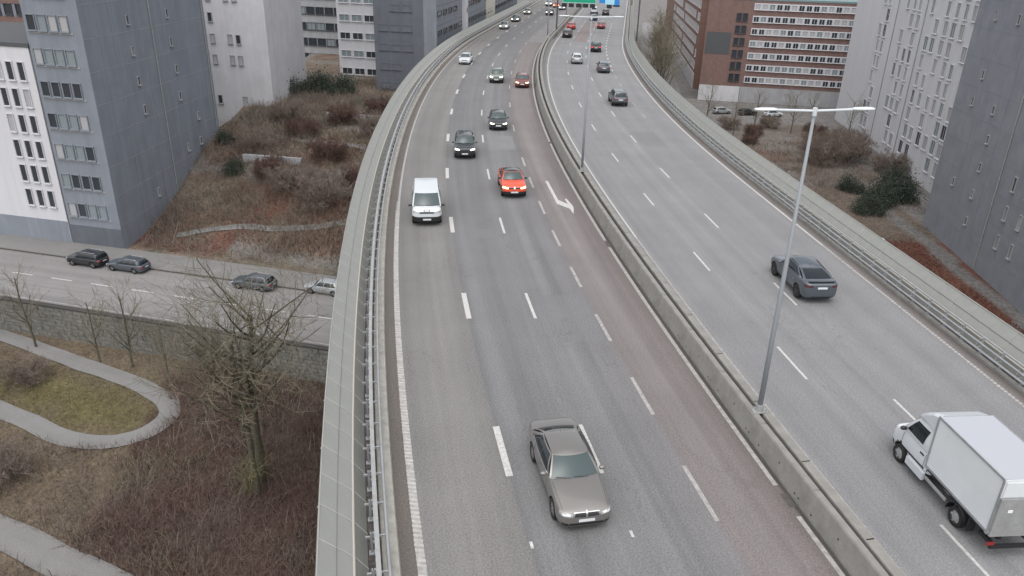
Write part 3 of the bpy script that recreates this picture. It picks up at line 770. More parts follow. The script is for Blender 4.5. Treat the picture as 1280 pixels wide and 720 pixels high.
    cme = cab.mesh('cabin', ['paint_grey'], True)
    bm_ = bmesh.new(); bm_.from_mesh(cme); bmesh.ops.remove_doubles(bm_, verts=bm_.verts, dist=.02); bmesh.ops.recalc_face_normals(bm_, faces=bm_.faces); bm_.to_mesh(cme); bm_.free()
    try: cme.set_sharp_from_angle(angle=R_(35))
    except Exception: pass
    parts.append(('pillars', cme, None, True))
    # roof
    def Sroof(u, v):
        f = Ff(u, 1); r = Fr(1-u, 1); p = f*(1-v)+r*v
        return p+Vector((0, 0, (.055+rake*.55)*(1-(2*u-1)**2*.75)*(4*v*(1-v))**.5*1.0+.0))
    rf = patch(Sroof, 0, 1, 0, 1, nu=10, nv=10, flip=True)
    rme = rf.mesh('roof', ['paint_grey'], True)
    bm_ = bmesh.new(); bm_.from_mesh(rme); bmesh.ops.recalc_face_normals(bm_, faces=bm_.faces)
    if sum(f.normal.z for f in bm_.faces) < 0: bmesh.ops.reverse_faces(bm_, faces=bm_.faces)
    bm_.to_mesh(rme); bm_.free(); parts.append(('roof', rme, None, 'roof'))
    # glass
    def outward(mb, nm, mat):
        me_ = mb.mesh(nm, [mat], True)
        bm_ = bmesh.new(); bm_.from_mesh(me_); bm_.normal_update(); cen = Vector((((A0.x+C0.x)/2), 0, (zbelt+H)/2-.3)); s_ = 0
        for f in bm_.faces: s_ += f.normal.dot(f.calc_center_median()-cen)
        if s_ < 0: bmesh.ops.reverse_faces(bm_, faces=bm_.faces)
        bm_.to_mesh(me_); bm_.free(); return me_
    def glass(S, u0, u1, v0, v1, nm, mat='glass'):
        a = patch(S, u0, u1, v0, v1, .010); b_ = patch(S, u0, u1, v0, v1, .010, flip=True)
        cen = Vector(((A0.x+C0.x)/2, 0, (zbelt+H)/2-.3))
        da = (Vector(a.v[len(a.v)//2])-cen).length; db = (Vector(b_.v[len(b_.v)//2])-cen).length
        me_ = outward(a if da > db else b_, nm, mat); parts.append((nm, me_, None, False))
    glass(Ff, .035, .965, .03, .955, 'windscreen', 'glass_light')
    if glassrear: glass(Fr, .08, .92, .10 if not van else .35, .88, 'rear_window', 'glass')
    if not truck:
        us = [.06]+list(split)+[.90 if not van else vanfront+.02]
        for sg in (1, -1):
            for a, b_ in zip(us[:-1], us[1:]):
                glass(Fs[sg], a+.010, b_-.010, .13, .91, 'side_window')
    else:
        for sg in (1, -1): glass(Fs[sg], .10, .66, .14, .82, 'side_window')
    # ---- projected details on the body
    def proj_patch(nm, corners, direction, origin_far, mat, nu=8, nv=4, off=.006, paint=False, sub=None, th=0):
        """corners: 4 points (u0v0,u1v0,u1v1,u0v1) in 3-D in front of the body; rays along direction"""
        c0, c1, c2, c3 = [Vector(q) for q in corners]; d_ = Vector(direction).normalized(); vs_ = []; ok = []
        for j in range(nv+1):
            for i in range(nu+1):
                u, v = i/nu, j/nv; p = (c0*(1-u)+c1*u)*(1-v)+(c3*(1-u)+c2*u)*v
                h_ = bvh.ray_cast(p-d_*3, d_)
                if h_[0] is None: vs_.append(None)
                else: vs_.append(h_[0]-d_*off)
        if all(q is None for q in vs_): return
        good = [q for q in vs_ if q is not None]
        for k, q in enumerate(vs_):
            if q is None:
                j, i = divmod(k, nu+1); u, v = i/nu, j/nv; p = (c0*(1-u)+c1*u)*(1-v)+(c3*(1-u)+c2*u)*v
                vs_[k] = min(good, key=lambda g: (g-p-(g-p).dot(d_)*d_).length)
        fs = []
        for j in range(nv):
            for i in range(nu):
                a = j*(nu+1)+i; fs.append((a, a+1, a+nu+2, a+nu+1))
        mb = MB(); mb.add(vs_, fs); me_ = mb.mesh(nm, [mat], True)
        bm_ = bmesh.new(); bm_.from_mesh(me_); bm_.normal_update()
        if sum(f.normal.dot(d_) for f in bm_.faces) > 0: bmesh.ops.reverse_faces(bm_, faces=bm_.faces)
        bm_.to_mesh(me_); bm_.free(); parts.append((nm, me_, sub, paint))
    zl = zhood-.16
    F = lambda y, z: (xf, y, z)
    # headlights, wrapped round the corners
    for sg in (1, -1):
        d_ = (-1, -sg*.55, -.12)
        y0, y1 = sg*hw*.50, sg*hw*.93
        proj_patch('headlight', [(xf, y0, zl-.015), (xf-.25, y1, zl+.02), (xf-.25, y1, zl+.14), (xf, y0, zl+.085)], d_, None, 'HEAD', 8, 3)
        d_ = (1, -sg*.45, -.05); zt_ = zrear-.22
        proj_patch('tail_light', [(xr, sg*hw*.52, zt_), (xr+.2, sg*hw*.95, zt_+.0), (xr+.2, sg*hw*.95, zt_+.14), (xr, sg*hw*.52, zt_+.11)], d_, None, 'TAIL', 8, 3)
    if grille == 'kidney':
        for sg in (1, -1):
            proj_patch('grille', [F(sg*.03, zl-.03), F(sg*.40, zl-.01), F(sg*.36, zl+.10), F(sg*.04, zl+.115)], (-1, 0, -.1), None, 'trim_black', 6, 3)
        proj_patch('grille_frame', [F(-.42, zl+.105), F(.42, zl+.105), F(.40, zl+.125), F(-.40, zl+.125)], (-1, 0, -.1), None, 'chrome', 10, 1, off=.01)
    else:
        proj_patch('grille', [F(-hw*.46, zl-.02), F(hw*.46, zl-.02), F(hw*.5, zl+.09), F(-hw*.5, zl+.09)], (-1, 0, -.05), None, 'trim_black', 10, 3)
    if cladding:
        if not cladding: proj_patch('lower_bumper', [F(-hw*.97, zb+.03), F(hw*.97, zb+.03), F(hw*.97, zb+clad), F(-hw*.97, zb+clad)], (-1, 0, 0), None, 'trim_black', 14, 3)
    else:
        proj_patch('air_intake', [F(-hw*.62, zb+.13), F(hw*.62, zb+.13), F(hw*.58, zb+.23), F(-hw*.58, zb+.23)], (-1, 0, 0), None, 'trim_black', 10, 2)
        proj_patch('bumper_lip', [F(-hw*.9, zb+.045), F(hw*.9, zb+.045), F(hw*.9, zb+.075), F(-hw*.9, zb+.075)], (-1, 0, 0), None, 'chrome' if grille == 'kidney' else 'trim_black', 12, 1)
    pz = zb+.27 if not cladding else zb+.20
    proj_patch('number_plate', [F(-.26, pz), F(.26, pz), F(.26, pz+.11), F(-.26, pz+.11)], (-1, 0, 0), None, 'plate', 6, 2, off=.014)
    pzr = zrear-.30 if not van else .75
    if not truck:
        proj_patch('number_plate', [(xr, -.26, pzr), (xr, .26, pzr), (xr, .26, pzr+.11), (xr, -.26, pzr+.11)], (1, 0, 0), None, 'plate', 6, 2, off=.014)
        proj_patch('rear_bumper', [(xr, -hw*.9, zb+.05), (xr, hw*.9, zb+.05), (xr, hw*.9, zb+.19), (xr, -hw*.9, zb+.19)], (1, 0, 0), None, 'trim_black', 10, 2)
    if emblem:
        c_ = 'chrome'; r = .055 if emblem != 'ring' else .12
        zz = zl+.14 if emblem == 'round' else zl+.04
        if emblem == 'ring': zz = zl+.22
        q = [F(0, zz-r), F(r*.8, zz), F(0, zz+r), F(-r*.8, zz)]
        if emblem == 'diamond': proj_patch('emblem', [F(0, zz-.11), F(.07, zz), F(0, zz+.11), F(-.07, zz)], (-1, 0, 0), None, 'chrome', 3, 3, off=.02)
        elif emblem == 'round':
            proj_patch('emblem', q, (-1, 0, -.3), None, 'sign_white', 3, 3, off=.02)
        else:
            for (a, b_, c2, d2) in ((-.20, .20, .055, .075), (-.20, .20, -.075, -.055), (-.2, -.16, -.06, .06), (.16, .2, -.06, .06)):
                proj_patch('emblem', [F(a, zz+c2), F(b_, zz+c2), F(b_, zz+d2), F(a, zz+d2)], (-1, 0, -.55), None, 'trim_black', 4, 2, off=.01)
    # doors: dark shut lines, handles, sill
    for sg in (1, -1):
        Sd = lambda x, z: (x, sg*hw, z)
        dr = (0, -sg, 0)
        if not truck:
            xs = [xw-.32, xw-.32-(1.05 if not van else 1.15), xw-.32-(1.95 if not van else 2.6)]
            zt_ = zbelt-.05
            if detail:
                for x in xs:
                    if x > ax_r+wr*.6: proj_patch('door_seam', [Sd(x-.008, zb+.12), Sd(x+.008, zb+.12), Sd(x+.008, zt_), Sd(x-.008, zt_)], dr, None, 'trim_black', 1, 6, off=.004)
                    else: proj_patch('door_seam', [Sd(ax_r+wr*.75-.008, zb+.5), Sd(ax_r+wr*.75+.008, zb+.5), Sd(x+.208, zt_), Sd(x+.19, zt_)], dr, None, 'trim_black', 1, 5, off=.004)
                for x in xs[1:]:
                    proj_patch('door_handle', [Sd(x+.10, zbelt-.20), Sd(x+.30, zbelt-.20), Sd(x+.30, zbelt-.165), Sd(x+.10, zbelt-.165)], dr, None, 'chrome' if detail > 1 else 'trim_black', 3, 1, off=.025)
        else:
            for xa in (xw-.28, xr+.42):
                proj_patch('door_seam', [Sd(xa-.01, zb+.30), Sd(xa+.01, zb+.30), Sd(xa+.01, zbelt-.06), Sd(xa-.01, zbelt-.06)], dr, None, 'trim_black', 1, 6, off=.005)
            proj_patch('door_handle', [Sd(xr+.50, zbelt-.28), Sd(xr+.72, zbelt-.28), Sd(xr+.72, zbelt-.22), Sd(xr+.50, zbelt-.22)], dr, None, 'trim_black', 3, 1, off=.02)
            proj_patch('rub_strip', [Sd(xr+.2, zb+.36), Sd(ax_f-wr*1.2, zb+.36), Sd(ax_f-wr*1.2, zb+.44), Sd(xr+.2, zb+.44)], dr, None, 'trim_black', 5, 1, off=.008)
        proj_patch('sill', [Sd(ax_r+wr*1.1, zb+.03), Sd(ax_f-wr*1.1, zb+.03), Sd(ax_f-wr*1.1, zb+(.20 if cladding else .09)), Sd(ax_r+wr*1.1, zb+(.20 if cladding else .09))], dr, None, 'trim_black', 6, 2, off=.005)
        if detail > 1:   # bright line under the side glass
            mb = MB(); pts = [Fs[sg](u, .10)+Vector((0, sg*.012, 0)) for u in np.linspace(.05, .93, 12)]; mb.tube(pts, .012, 5)
            parts.append(('window_trim', mb.mesh('window_trim', ['chrome'], True), None, False))
        # mirror
        mb = MB(); bx = xw-.36; mz = zbelt+.07
        rows = []
        for t, sc in ((0, .35), (.05, .9), (.12, 1.0), (.19, .85), (.23, .35)):
            y = sg*(bw+.03+t); rows.append([(bx+.085*sc*math.cos(a), y, mz+.075*sc*math.sin(a)) for a in np.linspace(0, 2*math.pi, 9)[:-1]])
        g_ = grid_mesh(rows); me_ = g_.mesh('mirror', ['paint_grey'], True)
        bm_ = bmesh.new(); bm_.from_mesh(me_); bmesh.ops.recalc_face_normals(bm_, faces=bm_.faces); bm_.to_mesh(me_); bm_.free()
        parts.append(('mirror', me_, None, 'mirror'))
        if rails:
            mb = MB(); pts = [Sroof(.04 if sg > 0 else .96, v)+Vector((0, 0, .05)) for v in np.linspace(.12, .9, 8)]; mb.tube(pts, .022, 6)
            parts.append(('roof_rail', mb.mesh('roof_rail', ['chrome'], True), None, False))
    if detail > 1:
        for sg in (1, -1):
            top = lambda x, y: (x, y, 2.0)
            proj_patch('bonnet_seam', [top(xw+.02, sg*hw*.85), top(xf-.26, sg*hw*.80), top(xf-.26, sg*hw*.812), top(xw+.02, sg*hw*.862)], (0, 0, -1), None, 'trim_black', 12, 1, off=.004)
            proj_patch('bonnet_crease', [top(xw+.05, sg*hw*.36), top(xf-.25, sg*hw*.26), top(xf-.25, sg*hw*.29), top(xw+.05, sg*hw*.39)], (0, 0, -1), None, 'CREASE', 12, 1, off=.003, paint=True)
            d_ = (-1, -sg*.55, -.12)
            for (ua, ub) in ((.57, .68), (.74, .86)):
                proj_patch('headlight_lens', [(xf-.03, sg*hw*ua, zl+.015), (xf-.12, sg*hw*ub, zl+.03), (xf-.12, sg*hw*ub, zl+.10), (xf-.03, sg*hw*ua, zl+.085)], d_, None, 'lamp_clear', 4, 3, off=.012)
            proj_patch('fog_vent', [F(sg*hw*.60, zb+.12), F(sg*hw*.86, zb+.15), F(sg*hw*.84, zb+.24), F(sg*hw*.64, zb+.23)], (-1, 0, 0), None, 'trim_black', 5, 2)
        proj_patch('boot_seam', [(xr+.12, -hw*.8, 2), (xr+.12, hw*.8, 2), (xr+.135, hw*.8, 2), (xr+.135, -hw*.8, 2)], (0, 0, -1), None, 'trim_black', 12, 1, off=.004)
    if detail > 1 and not van:
        mb = MB(); a = Sroof(.5, .88); mb.add([a+Vector((.09, .02, 0)), a+Vector((.09, -.02, 0)), a+Vector((-.07, -.02, .0)), a+Vector((-.07, .02, 0)), a+Vector((-.05, 0, .07))], [(0, 1, 4), (1, 2, 4), (2, 3, 4), (3, 0, 4)])
        parts.append(('antenna', mb.mesh('antenna', ['paint_grey']), None, True))
    if kind == 'sedan' and rake > .1:
        mb = MB(); rows = [[(xr+.10+.05*abs(y)/hw+dx, y, ztrunk+.015+dz) for dx, dz in ((.16, 0), (0, .0), (-.03, .05), (.0, .055), (.12, .03))] for y in np.linspace(-hw*.72, hw*.72, 7)]
        g_ = grid_mesh(rows); me_ = g_.mesh('spoiler', ['paint_grey']); bm_ = bmesh.new(); bm_.from_mesh(me_); bmesh.ops.recalc_face_normals(bm_, faces=bm_.faces); bm_.to_mesh(me_); bm_.free()
        parts.append(('spoiler', me_, None, True))
    # wipers
    if detail:
        mb = MB()
        for u0 in (.25, .6):
            mb.tube([Ff(u0, .03)+Vector((.03, 0, .02)), Ff(u0+.28, .07)+Vector((.03, 0, .025))], .010, 4)
        parts.append(('wiper', mb.mesh('wiper', ['trim_black']), None, False))
    # wheels
    tw = .21
    def lathe(prof, n, mi=0, mb=None):
        mb = mb or MB(); rows = []
        for k in range(n):
            a = 2*math.pi*k/n; rows.append([(r*math.cos(a), y, r*math.sin(a)) for r, y in prof])
        k_ = len(prof); vs_ = [p for r in rows for p in r]; fs = []
        for i in range(n):
            for j in range(k_-1): fs.append((i*k_+j, ((i+1) % n)*k_+j, ((i+1) % n)*k_+j+1, i*k_+j+1))
        mb.add(vs_, fs, mi); return mb
    ty = lathe([(wr*.66, -tw/2+.01), (wr*.93, -tw/2), (wr, -tw/2+.035), (wr, tw/2-.035), (wr*.93, tw/2), (wr*.66, tw/2-.01)], 24).mesh('tyre', ['tyre'], True)
    rb = MB(); lathe([(wr*.68, tw/2-.006), (wr*.63, tw/2-.012), (wr*.60, tw/2-.07), (.02, tw/2-.075)], 24, 1, rb)
    if kind == 'truck':
        lathe([(wr*.6, tw/2-.05), (wr*.42, tw/2-.03), (wr*.38, tw/2-.02), (.0, tw/2-.008)], 20, 0, rb)
    ns = 5 if kind in ('suv', 'crossover', 'van', 'truck') else 10
    for k in range(ns):
        a = 2*math.pi*k/ns; M = Matrix.Rotation(a, 4, 'Y')
        rb.box(.03, wr*.64, tw/2-.055, tw/2-.018, -.034 if ns == 5 else -.020, .034 if ns == 5 else .020, 0, M)
    lathe([(.075, tw/2-.05), (.07, tw/2-.012), (.0, tw/2-.010)], 12, 0, rb)
    rim = rb.mesh('rim', ['rim', 'rim_dark'])
    hub = lathe([(wr*.5, 0), (wr*.5, tw/2-.09), (0, tw/2-.09)], 16).mesh('wheel', ['rim_dark'])
    P = Proto(); P.parts = parts; P.wheels = [(wx, sg*(hw-tw/2-.015), wr) for wx in wheels_x for sg in (1, -1)]; P.wm = (ty, rim, hub); P.dim = (L, W, H); P.kind = kind
    P.ax = (ax_f, ax_r); P.wr = wr
    return P

PROTO = {
 'sedan': make_car('sedan', 4.90, 1.84, 1.47, 2.97, .345, .86, 1.04, .26, -1.12, -1.86, zhood=.80, zwb=1.00, zbelt=.97, ztrunk=1.09, zrear=1.03, zb=.17, split=(.44, .80), detail=2, emblem='round', grille='kidney', roofw=.665, beltw=.925, rake=.06),
 'fastback': make_car('sedan', 4.80, 1.93, 1.60, 2.98, .38, .90, 1.10, .42, -.75, -1.95, zhood=.92, zwb=1.10, zbelt=1.07, ztrunk=1.20, zrear=1.16, zb=.24, split=(.42, .74), detail=2, rake=.12, cladding=False),
 'suv': make_car('suv', 4.50, 1.85, 1.66, 2.68, .36, .88, 1.02, .42, -1.86, -2.16, zhood=.96, zwb=1.10, zbelt=1.06, ztrunk=1.06, zrear=1.04, zb=.25, split=(.36, .68), cladding=True, rails=True, rake=.03, beltw=.92, roofw=.70),
 'crossover': make_car('crossover', 4.57, 1.84, 1.58, 2.72, .36, .90, 1.02, .40, -1.0, -1.98, zhood=.92, zwb=1.06, zbelt=1.03, ztrunk=1.12, zrear=1.08, zb=.25, split=(.42, .74), cladding=True, emblem='diamond', rake=.10),
 'hatch': make_car('hatch', 4.25, 1.80, 1.48, 2.62, .32, .86, 1.00, .36, -1.58, -1.98, zhood=.82, zwb=1.0, zbelt=.97, ztrunk=1.0, zrear=.98, split=(.40, .72), rake=.03, beltw=.91, roofw=.68),
 'estate': make_car('hatch', 4.72, 1.84, 1.48, 2.80, .33, .90, 1.05, .38, -1.82, -2.20, zhood=.80, zwb=1.0, zbelt=.97, ztrunk=1.0, zrear=.98, split=(.34, .62), rake=.03, rails=True),
 'van': make_car('van', 4.96, 1.94, 1.92, 3.10, .34, .90, 1.90, 1.06, -2.40, -2.46, zhood=1.06, zwb=1.20, zbelt=1.10, ztrunk=1.08, zrear=1.08, zb=.24, split=(.14,), van=True, vanfront=.30, roofw=.82, beltw=.95, cladding=True, emblem='ring', rake=.02, clad=.44),
}
PAINT_NAMES = {True, 'roof', 'mirror'}
def place_car(kind, name, x, y, z, rz, paint, label, group, head='lamp_clear', tail='tail_red', roof=None, mirror=None, split_wheels=False, rim=None, light=False):
    P = PROTO[kind]; root = empty(name, (x, y, z), rz); tag(root, label, 'truck' if name.endswith('truck') else ('van' if name.endswith('van') else 'car'), group)
    skip = {'door_seam', 'door_handle', 'wiper', 'bumper_lip', 'window_trim', 'antenna', 'sill', 'rear_bumper'} if light else set()
    for nm, me, sub, pt in P.parts:
        if nm in skip: continue
        o = link(nm, me, root); m0 = None
        if pt is True: m0 = MATS[paint]
        elif pt == 'roof': m0 = MATS[roof or paint]
        elif pt == 'mirror': m0 = MATS[mirror or paint]
        elif nm == 'headlight': m0 = MATS[head]
        elif nm == 'tail_light': m0 = MATS[tail]
        if m0:
            o.material_slots[0].link = 'OBJECT'; o.material_slots[0].material = m0
    ty, ri, hu = P.wm
    for (wx, wy, wz) in P.wheels:
        M = Matrix.Translation((wx, wy, wz)) @ (Matrix.Rotation(math.pi, 4, 'Z') if wy < 0 else Matrix.Identity(4))
        w = link('wheel', hu, root, M=M); link('tyre', ty, w); r = link('rim', ri, w)
        if rim: r.material_slots[0].link = 'OBJECT'; r.material_slots[0].material = MATS[rim]
    return root
# placeholders for lamp materials on shared meshes
for P in PROTO.values():
    pass

GS, GN = 'vehicles driving towards the gantry bridge camera side', 'vehicles driving away'
def on_road(kind, name, s_near, d, paint, label, south, dz=0, **k):
    L = PROTO[kind].dim[0]; s = s_near+L/2; p = pos(s, d); h = heading(s, d)+(math.pi if south else 0)
    return place_car(kind, name, p.x, p.y, .008, h, paint, label, 'oncoming traffic' if south else 'departing traffic', **k)

place_car('sedan', 'sedan_car', 2.02, 20.95, .008, math.atan2(-2.92, .60), 'paint_grey', 'bronze grey saloon car alone in the lower lanes with a twin grille', 'oncoming traffic', head='lamp_smoke', split_wheels=True)
on_road('van', 'delivery_van', -55.3, -1.62, 'paint_white_car', 'white panel van with black bumper in the lane beside the screen', True, mirror='trim_black', head='lamp_smoke')
on_road('crossover', 'crossover_car', -49.6, 4.70, 'paint_orange', 'orange crossover with black roof and lit headlights', True, roof='paint_dark', mirror='trim_black', head='lamp_warm')
on_road('suv', 'suv_car', -38.6, 1.50, 'paint_black', 'black SUV with lit headlights driving behind the white van', True, head='lamp_lit')
on_road('hatch', 'hatchback_car', -27.6, 4.85, 'paint_dark', 'black hatchback with lit headlights driving behind the orange crossover', True, head='lamp_lit')
on_road('suv', 'suv_car', .6, 4.65, 'paint_green', 'pale grey-green SUV with bright headlights beside the maroon hatchback', True, head='lamp_lit')
on_road('hatch', 'hatchback_car', -2.6, 8.05, 'paint_maroon', 'maroon hatchback with yellow headlights on the reddish lane beside the median', True, head='lamp_warm')
on_road('hatch', 'hatchback_car', 16.6, -.95, 'paint_white_car', 'small white car in the outer lane where the screen bends', True, head='lamp_clear')
on_road('hatch', 'hatchback_car', 70.5, -1.4, 'paint_silver', 'silver car with headlights first in the far file by the facade', True, head='lamp_lit', light=True)
on_road('estate', 'estate_car', 88.5, -1.5, 'paint_slate', 'dark estate with headlights second in the far file by the facade', True, head='lamp_lit', light=True)
on_road('hatch', 'hatchback_car', 111, -1.5, 'paint_green', 'pale car with headlights third in the far file by the facade', True, head='lamp_lit', light=True)
on_road('suv', 'suv_car', 110.5, 4.4, 'paint_black', 'black SUV in the far middle lane beside the file of pale cars', True, head='lamp_lit', light=True)
on_road('suv', 'suv_car', 143.5, 0.9, 'paint_white_car', 'white SUV leading the most distant cluster of oncoming cars', True, head='lamp_lit', light=True)
on_road('hatch', 'hatchback_car', 139, 3.6, 'paint_orange', 'orange tinted car in the most distant oncoming cluster', True, head='lamp_warm', light=True)
on_road('hatch', 'hatchback_car', 131, 6.0, 'paint_silver', 'silver car with headlights in the most distant oncoming cluster', True, head='lamp_lit', light=True)

place_car('fastback', 'fastback_car', 15.82, 38.3, .008, math.atan2(3.0, -.27), 'paint_slate', 'slate grey sloping-roofed car passing the street lamp pole', 'departing traffic', rim='rim_dark', split_wheels=True, tail='tail_dark')
on_road('suv', 'suv_car', -13.8, 19.1, 'paint_slate', 'dark grey SUV with roof rails in the outer departing lane', False, rim='rim_dark')
on_road('hatch', 'hatchback_car', 12.4, 19.6, 'paint_slate', 'grey hatchback in the outer departing lane ahead of the dark SUV', False)
on_road('hatch', 'hatchback_car', 21.2, 16.1, 'paint_silver', 'silver hatchback with white roof in the middle departing lane', False, roof='paint_white_car', tail='tail_red')
on_road('suv', 'suv_car', 37.2, 19.3, 'paint_dark', 'black SUV with lit red tail lights beyond the grey hatchback', False, tail='tail_lit')
on_road('suv', 'suv_car', 58.8, 13.2, 'paint_dark', 'black SUV beside the median following a red car', False, tail='tail_red')
on_road('hatch', 'hatchback_car', 76, 12.7, 'paint_red', 'red hatchback just ahead of a black SUV beside the median', False, tail='tail_lit', light=True)
on_road('hatch', 'hatchback_car', 80, 19.1, 'paint_maroon', 'maroon hatchback on the far stretch beside the short lane dashes', False, tail='tail_lit', light=True)
on_road('estate', 'estate_car', 100, 16.5, 'paint_blue', 'dark blue estate in the far middle departing lane', False, tail='tail_lit', light=True)
on_road('van', 'delivery_van', 119, 15.7, 'paint_white_car', 'white van seen from behind under the green road sign', False, light=True, head='lamp_clear')
on_road('suv', 'suv_car', 117.5, 18.9, 'paint_dark', 'black SUV under the gantry beside the distant white van', False, light=True)
on_road('suv', 'suv_car', 152, 20.6, 'paint_dark', 'black SUV under the blue road sign', False, light=True)
on_road('hatch', 'hatchback_car', 162, 7.6, 'paint_silver', 'silver car farthest back in the oncoming lanes', True, head='lamp_lit', light=True)

# ---- box truck
PROTO['truck'] = make_car('truck', 2.60, 1.92, 2.20, 3.3, .34, .88, .74, .06, -1.20, -1.26, zhood=1.12, zwb=1.40, zbelt=1.38, ztrunk=1.36, zrear=1.36, zb=.30, van=True, truck=True, glassrear=False, rear_wheel=False, roofw=.82, beltw=.95, cladding=True, rake=.0)
def box_truck(x, y, rz):
    cabx = 2.22                                    # cab origin; front axle at cabx+.42
    ax_f = cabx+PROTO['truck'].ax[0]; ax_r = ax_f-3.35; mid = (ax_f+ax_r)/2
    root = empty('box_truck', (x, y, .008), rz); tag(root, 'white box truck with tall cargo body and grey tail lift', 'truck', 'departing traffic')
    T = Matrix.Translation((cabx-mid, 0, 0)); ox = -mid
    for nm, me, sub, pt in PROTO['truck'].parts:
        if nm in ('tail_light', 'sill', 'rear_bumper'): continue
        o = link(nm, me, root, M=T); m0 = None
        if pt in (True, 'roof'): m0 = MATS['paint_white_car']
        elif pt == 'mirror': m0 = MATS['trim_black']
        elif nm == 'headlight': m0 = MATS['lamp_clear']
        if m0: o.material_slots[0].link = 'OBJECT'; o.material_slots[0].material = m0
    x0, x1, hw, z0, z1 = -3.0, .28, .93, .84, 2.84
    m = MB(); m.box(x0, x1, -hw+.02, hw-.02, z0+.02, z1-.02); build('cargo_box', m, 'box_white', root)
    m = MB(); m.box(x0+.03, x1-.03, -hw+.03, hw-.03, z1-.019, z1+.006); build('box_roof', m, 'box_roof', root)
    def bar(nm, b, mat): m = MB(); m.box(*b); build(nm, m, mat, root)
    for sg in (1, -1):
        ya, yb = (hw-.025, hw+.012) if sg > 0 else (-hw-.012, -hw+.025)
        bar('edge_trim', (x0, x1, ya, yb, z1-.06, z1+.012), 'galvanised')
        bar('edge_trim', (x0, x1, ya, yb, z0-.03, z0+.09), 'galvanised')
        for xx in (x0, x1): bar('corner_post', (xx-.012, xx+.05, ya, yb, z0+.09, z1-.06) if xx == x0 else (xx-.05, xx+.012, ya, yb, z0+.09, z1-.06), 'galvanised')
    # tail lift folded against the rear, upper door
    bar('upper_door', (x0-.03, x0-.002, -hw+.08, hw-.08, z1-.62, z1-.10), 'box_white')
    bar('tail_lift', (x0-.09, x0-.004, -hw+.04, hw-.04, z0-.05, z1-.66), 'galvanised_dull')
    for yy in (-.7, .7): bar('lift_arm', (x0-.16, x0+.5, yy-.05, yy+.05, .42, .56), 'black_box')
    bar('rear_bumper', (x0-.18, x0-.09, -hw+.1, hw-.1, .40, .52), 'black_box')
    for yy in (-.88, .88):
        m = MB(); m.box(x0-.20, x0-.181, yy-.13, yy+.13, .56, .68); build('tail_light', m, 'tail_red', root)
    m = MB(); m.box(x0-.112, x0-.10, -.2, -.1, 1.25, 1.4); m.box(x0-.112, x0-.10, .45, .6, 1.7, 1.8); build('warning_sticker', m, 'sign_white', root)
    # chassis, side skirt, fuel box
    for yy in (-.42, .42): bar('chassis_rail', (x0+.05, cabx+ox+.2, yy-.06, yy+.06, .55, .83), 'black_box')
    bar('cross_beam', (x0+.1, x1-.2, -.95, .95, .80, .855), 'black_box')
    for sg in (1, -1):
        bar('step_box', (cabx+ox-1.1, cabx+ox-.1, sg*.98-.05, sg*.98+.05, .34, .62), 'paint_white_car')
        bar('mudflap', (ax_r+ox-.62, ax_r+ox-.60, sg*.86-.14, sg*.86+.14, .30, .84), 'black_box')
        bar('side_guard', (ax_r+ox+.55, cabx+ox-1.2, sg*.99-.02, sg*.99+.02, .50, .60), 'galvanised_dull')
        m = MB(); pts = [(ax_r+ox+.46*math.cos(a), sg*.86, .34+.46*math.sin(a)) for a in np.linspace(0, math.pi, 10)]
        for a, b_ in zip(pts[:-1], pts[1:]): m.add([(a[0], a[1]-.15, a[2]), (a[0], a[1]+.15, a[2]), (b_[0], b_[1]+.15, b_[2]), (b_[0], b_[1]-.15, b_[2])], [(0, 1, 2, 3)])
        build('mudguard', m, 'black_box', root)
    # air fairing above the cab
    m = MB(); prof = [(x1+.02, 2.20), (x1+1.05, 2.26), (x1+.80, 2.46), (x1+.40, 2.72), (x1+.02, 2.85)]
    rows = []
    for yy, k in ((-.88, .86), (-.74, 1.0), (.74, 1.0), (.88, .86)): rows.append([(x1+(p[0]-x1)*k, yy, 2.20+(p[1]-2.20)*k) for p in prof])
    g_ = grid_mesh(rows); me_ = g_.mesh('roof_fairing', ['paint_white_car']); bm_ = bmesh.new(); bm_.from_mesh(me_); bmesh.ops.recalc_face_normals(bm_, faces=bm_.faces); bm_.to_mesh(me_); bm_.free()
    link('roof_fairing', me_, root)
    ty, ri, hu = PROTO['truck'].wm
    for wx in (ax_f+ox, ax_r+ox):
        for sg in (1, -1):
            w = link('wheel', hu, root, M=Matrix.Translation((wx, sg*(.99-.12), .34)) @ (Matrix.Rotation(math.pi, 4, 'Z') if sg < 0 else Matrix.Identity(4)))
            link('tyre', ty, w); r = link('rim', ri, w); r.material_slots[0].link = 'OBJECT'; r.material_slots[0].material = MATS['galvanised_dull']
    return root
box_truck(15.18, 21.08, math.atan2(3.3, -.28))

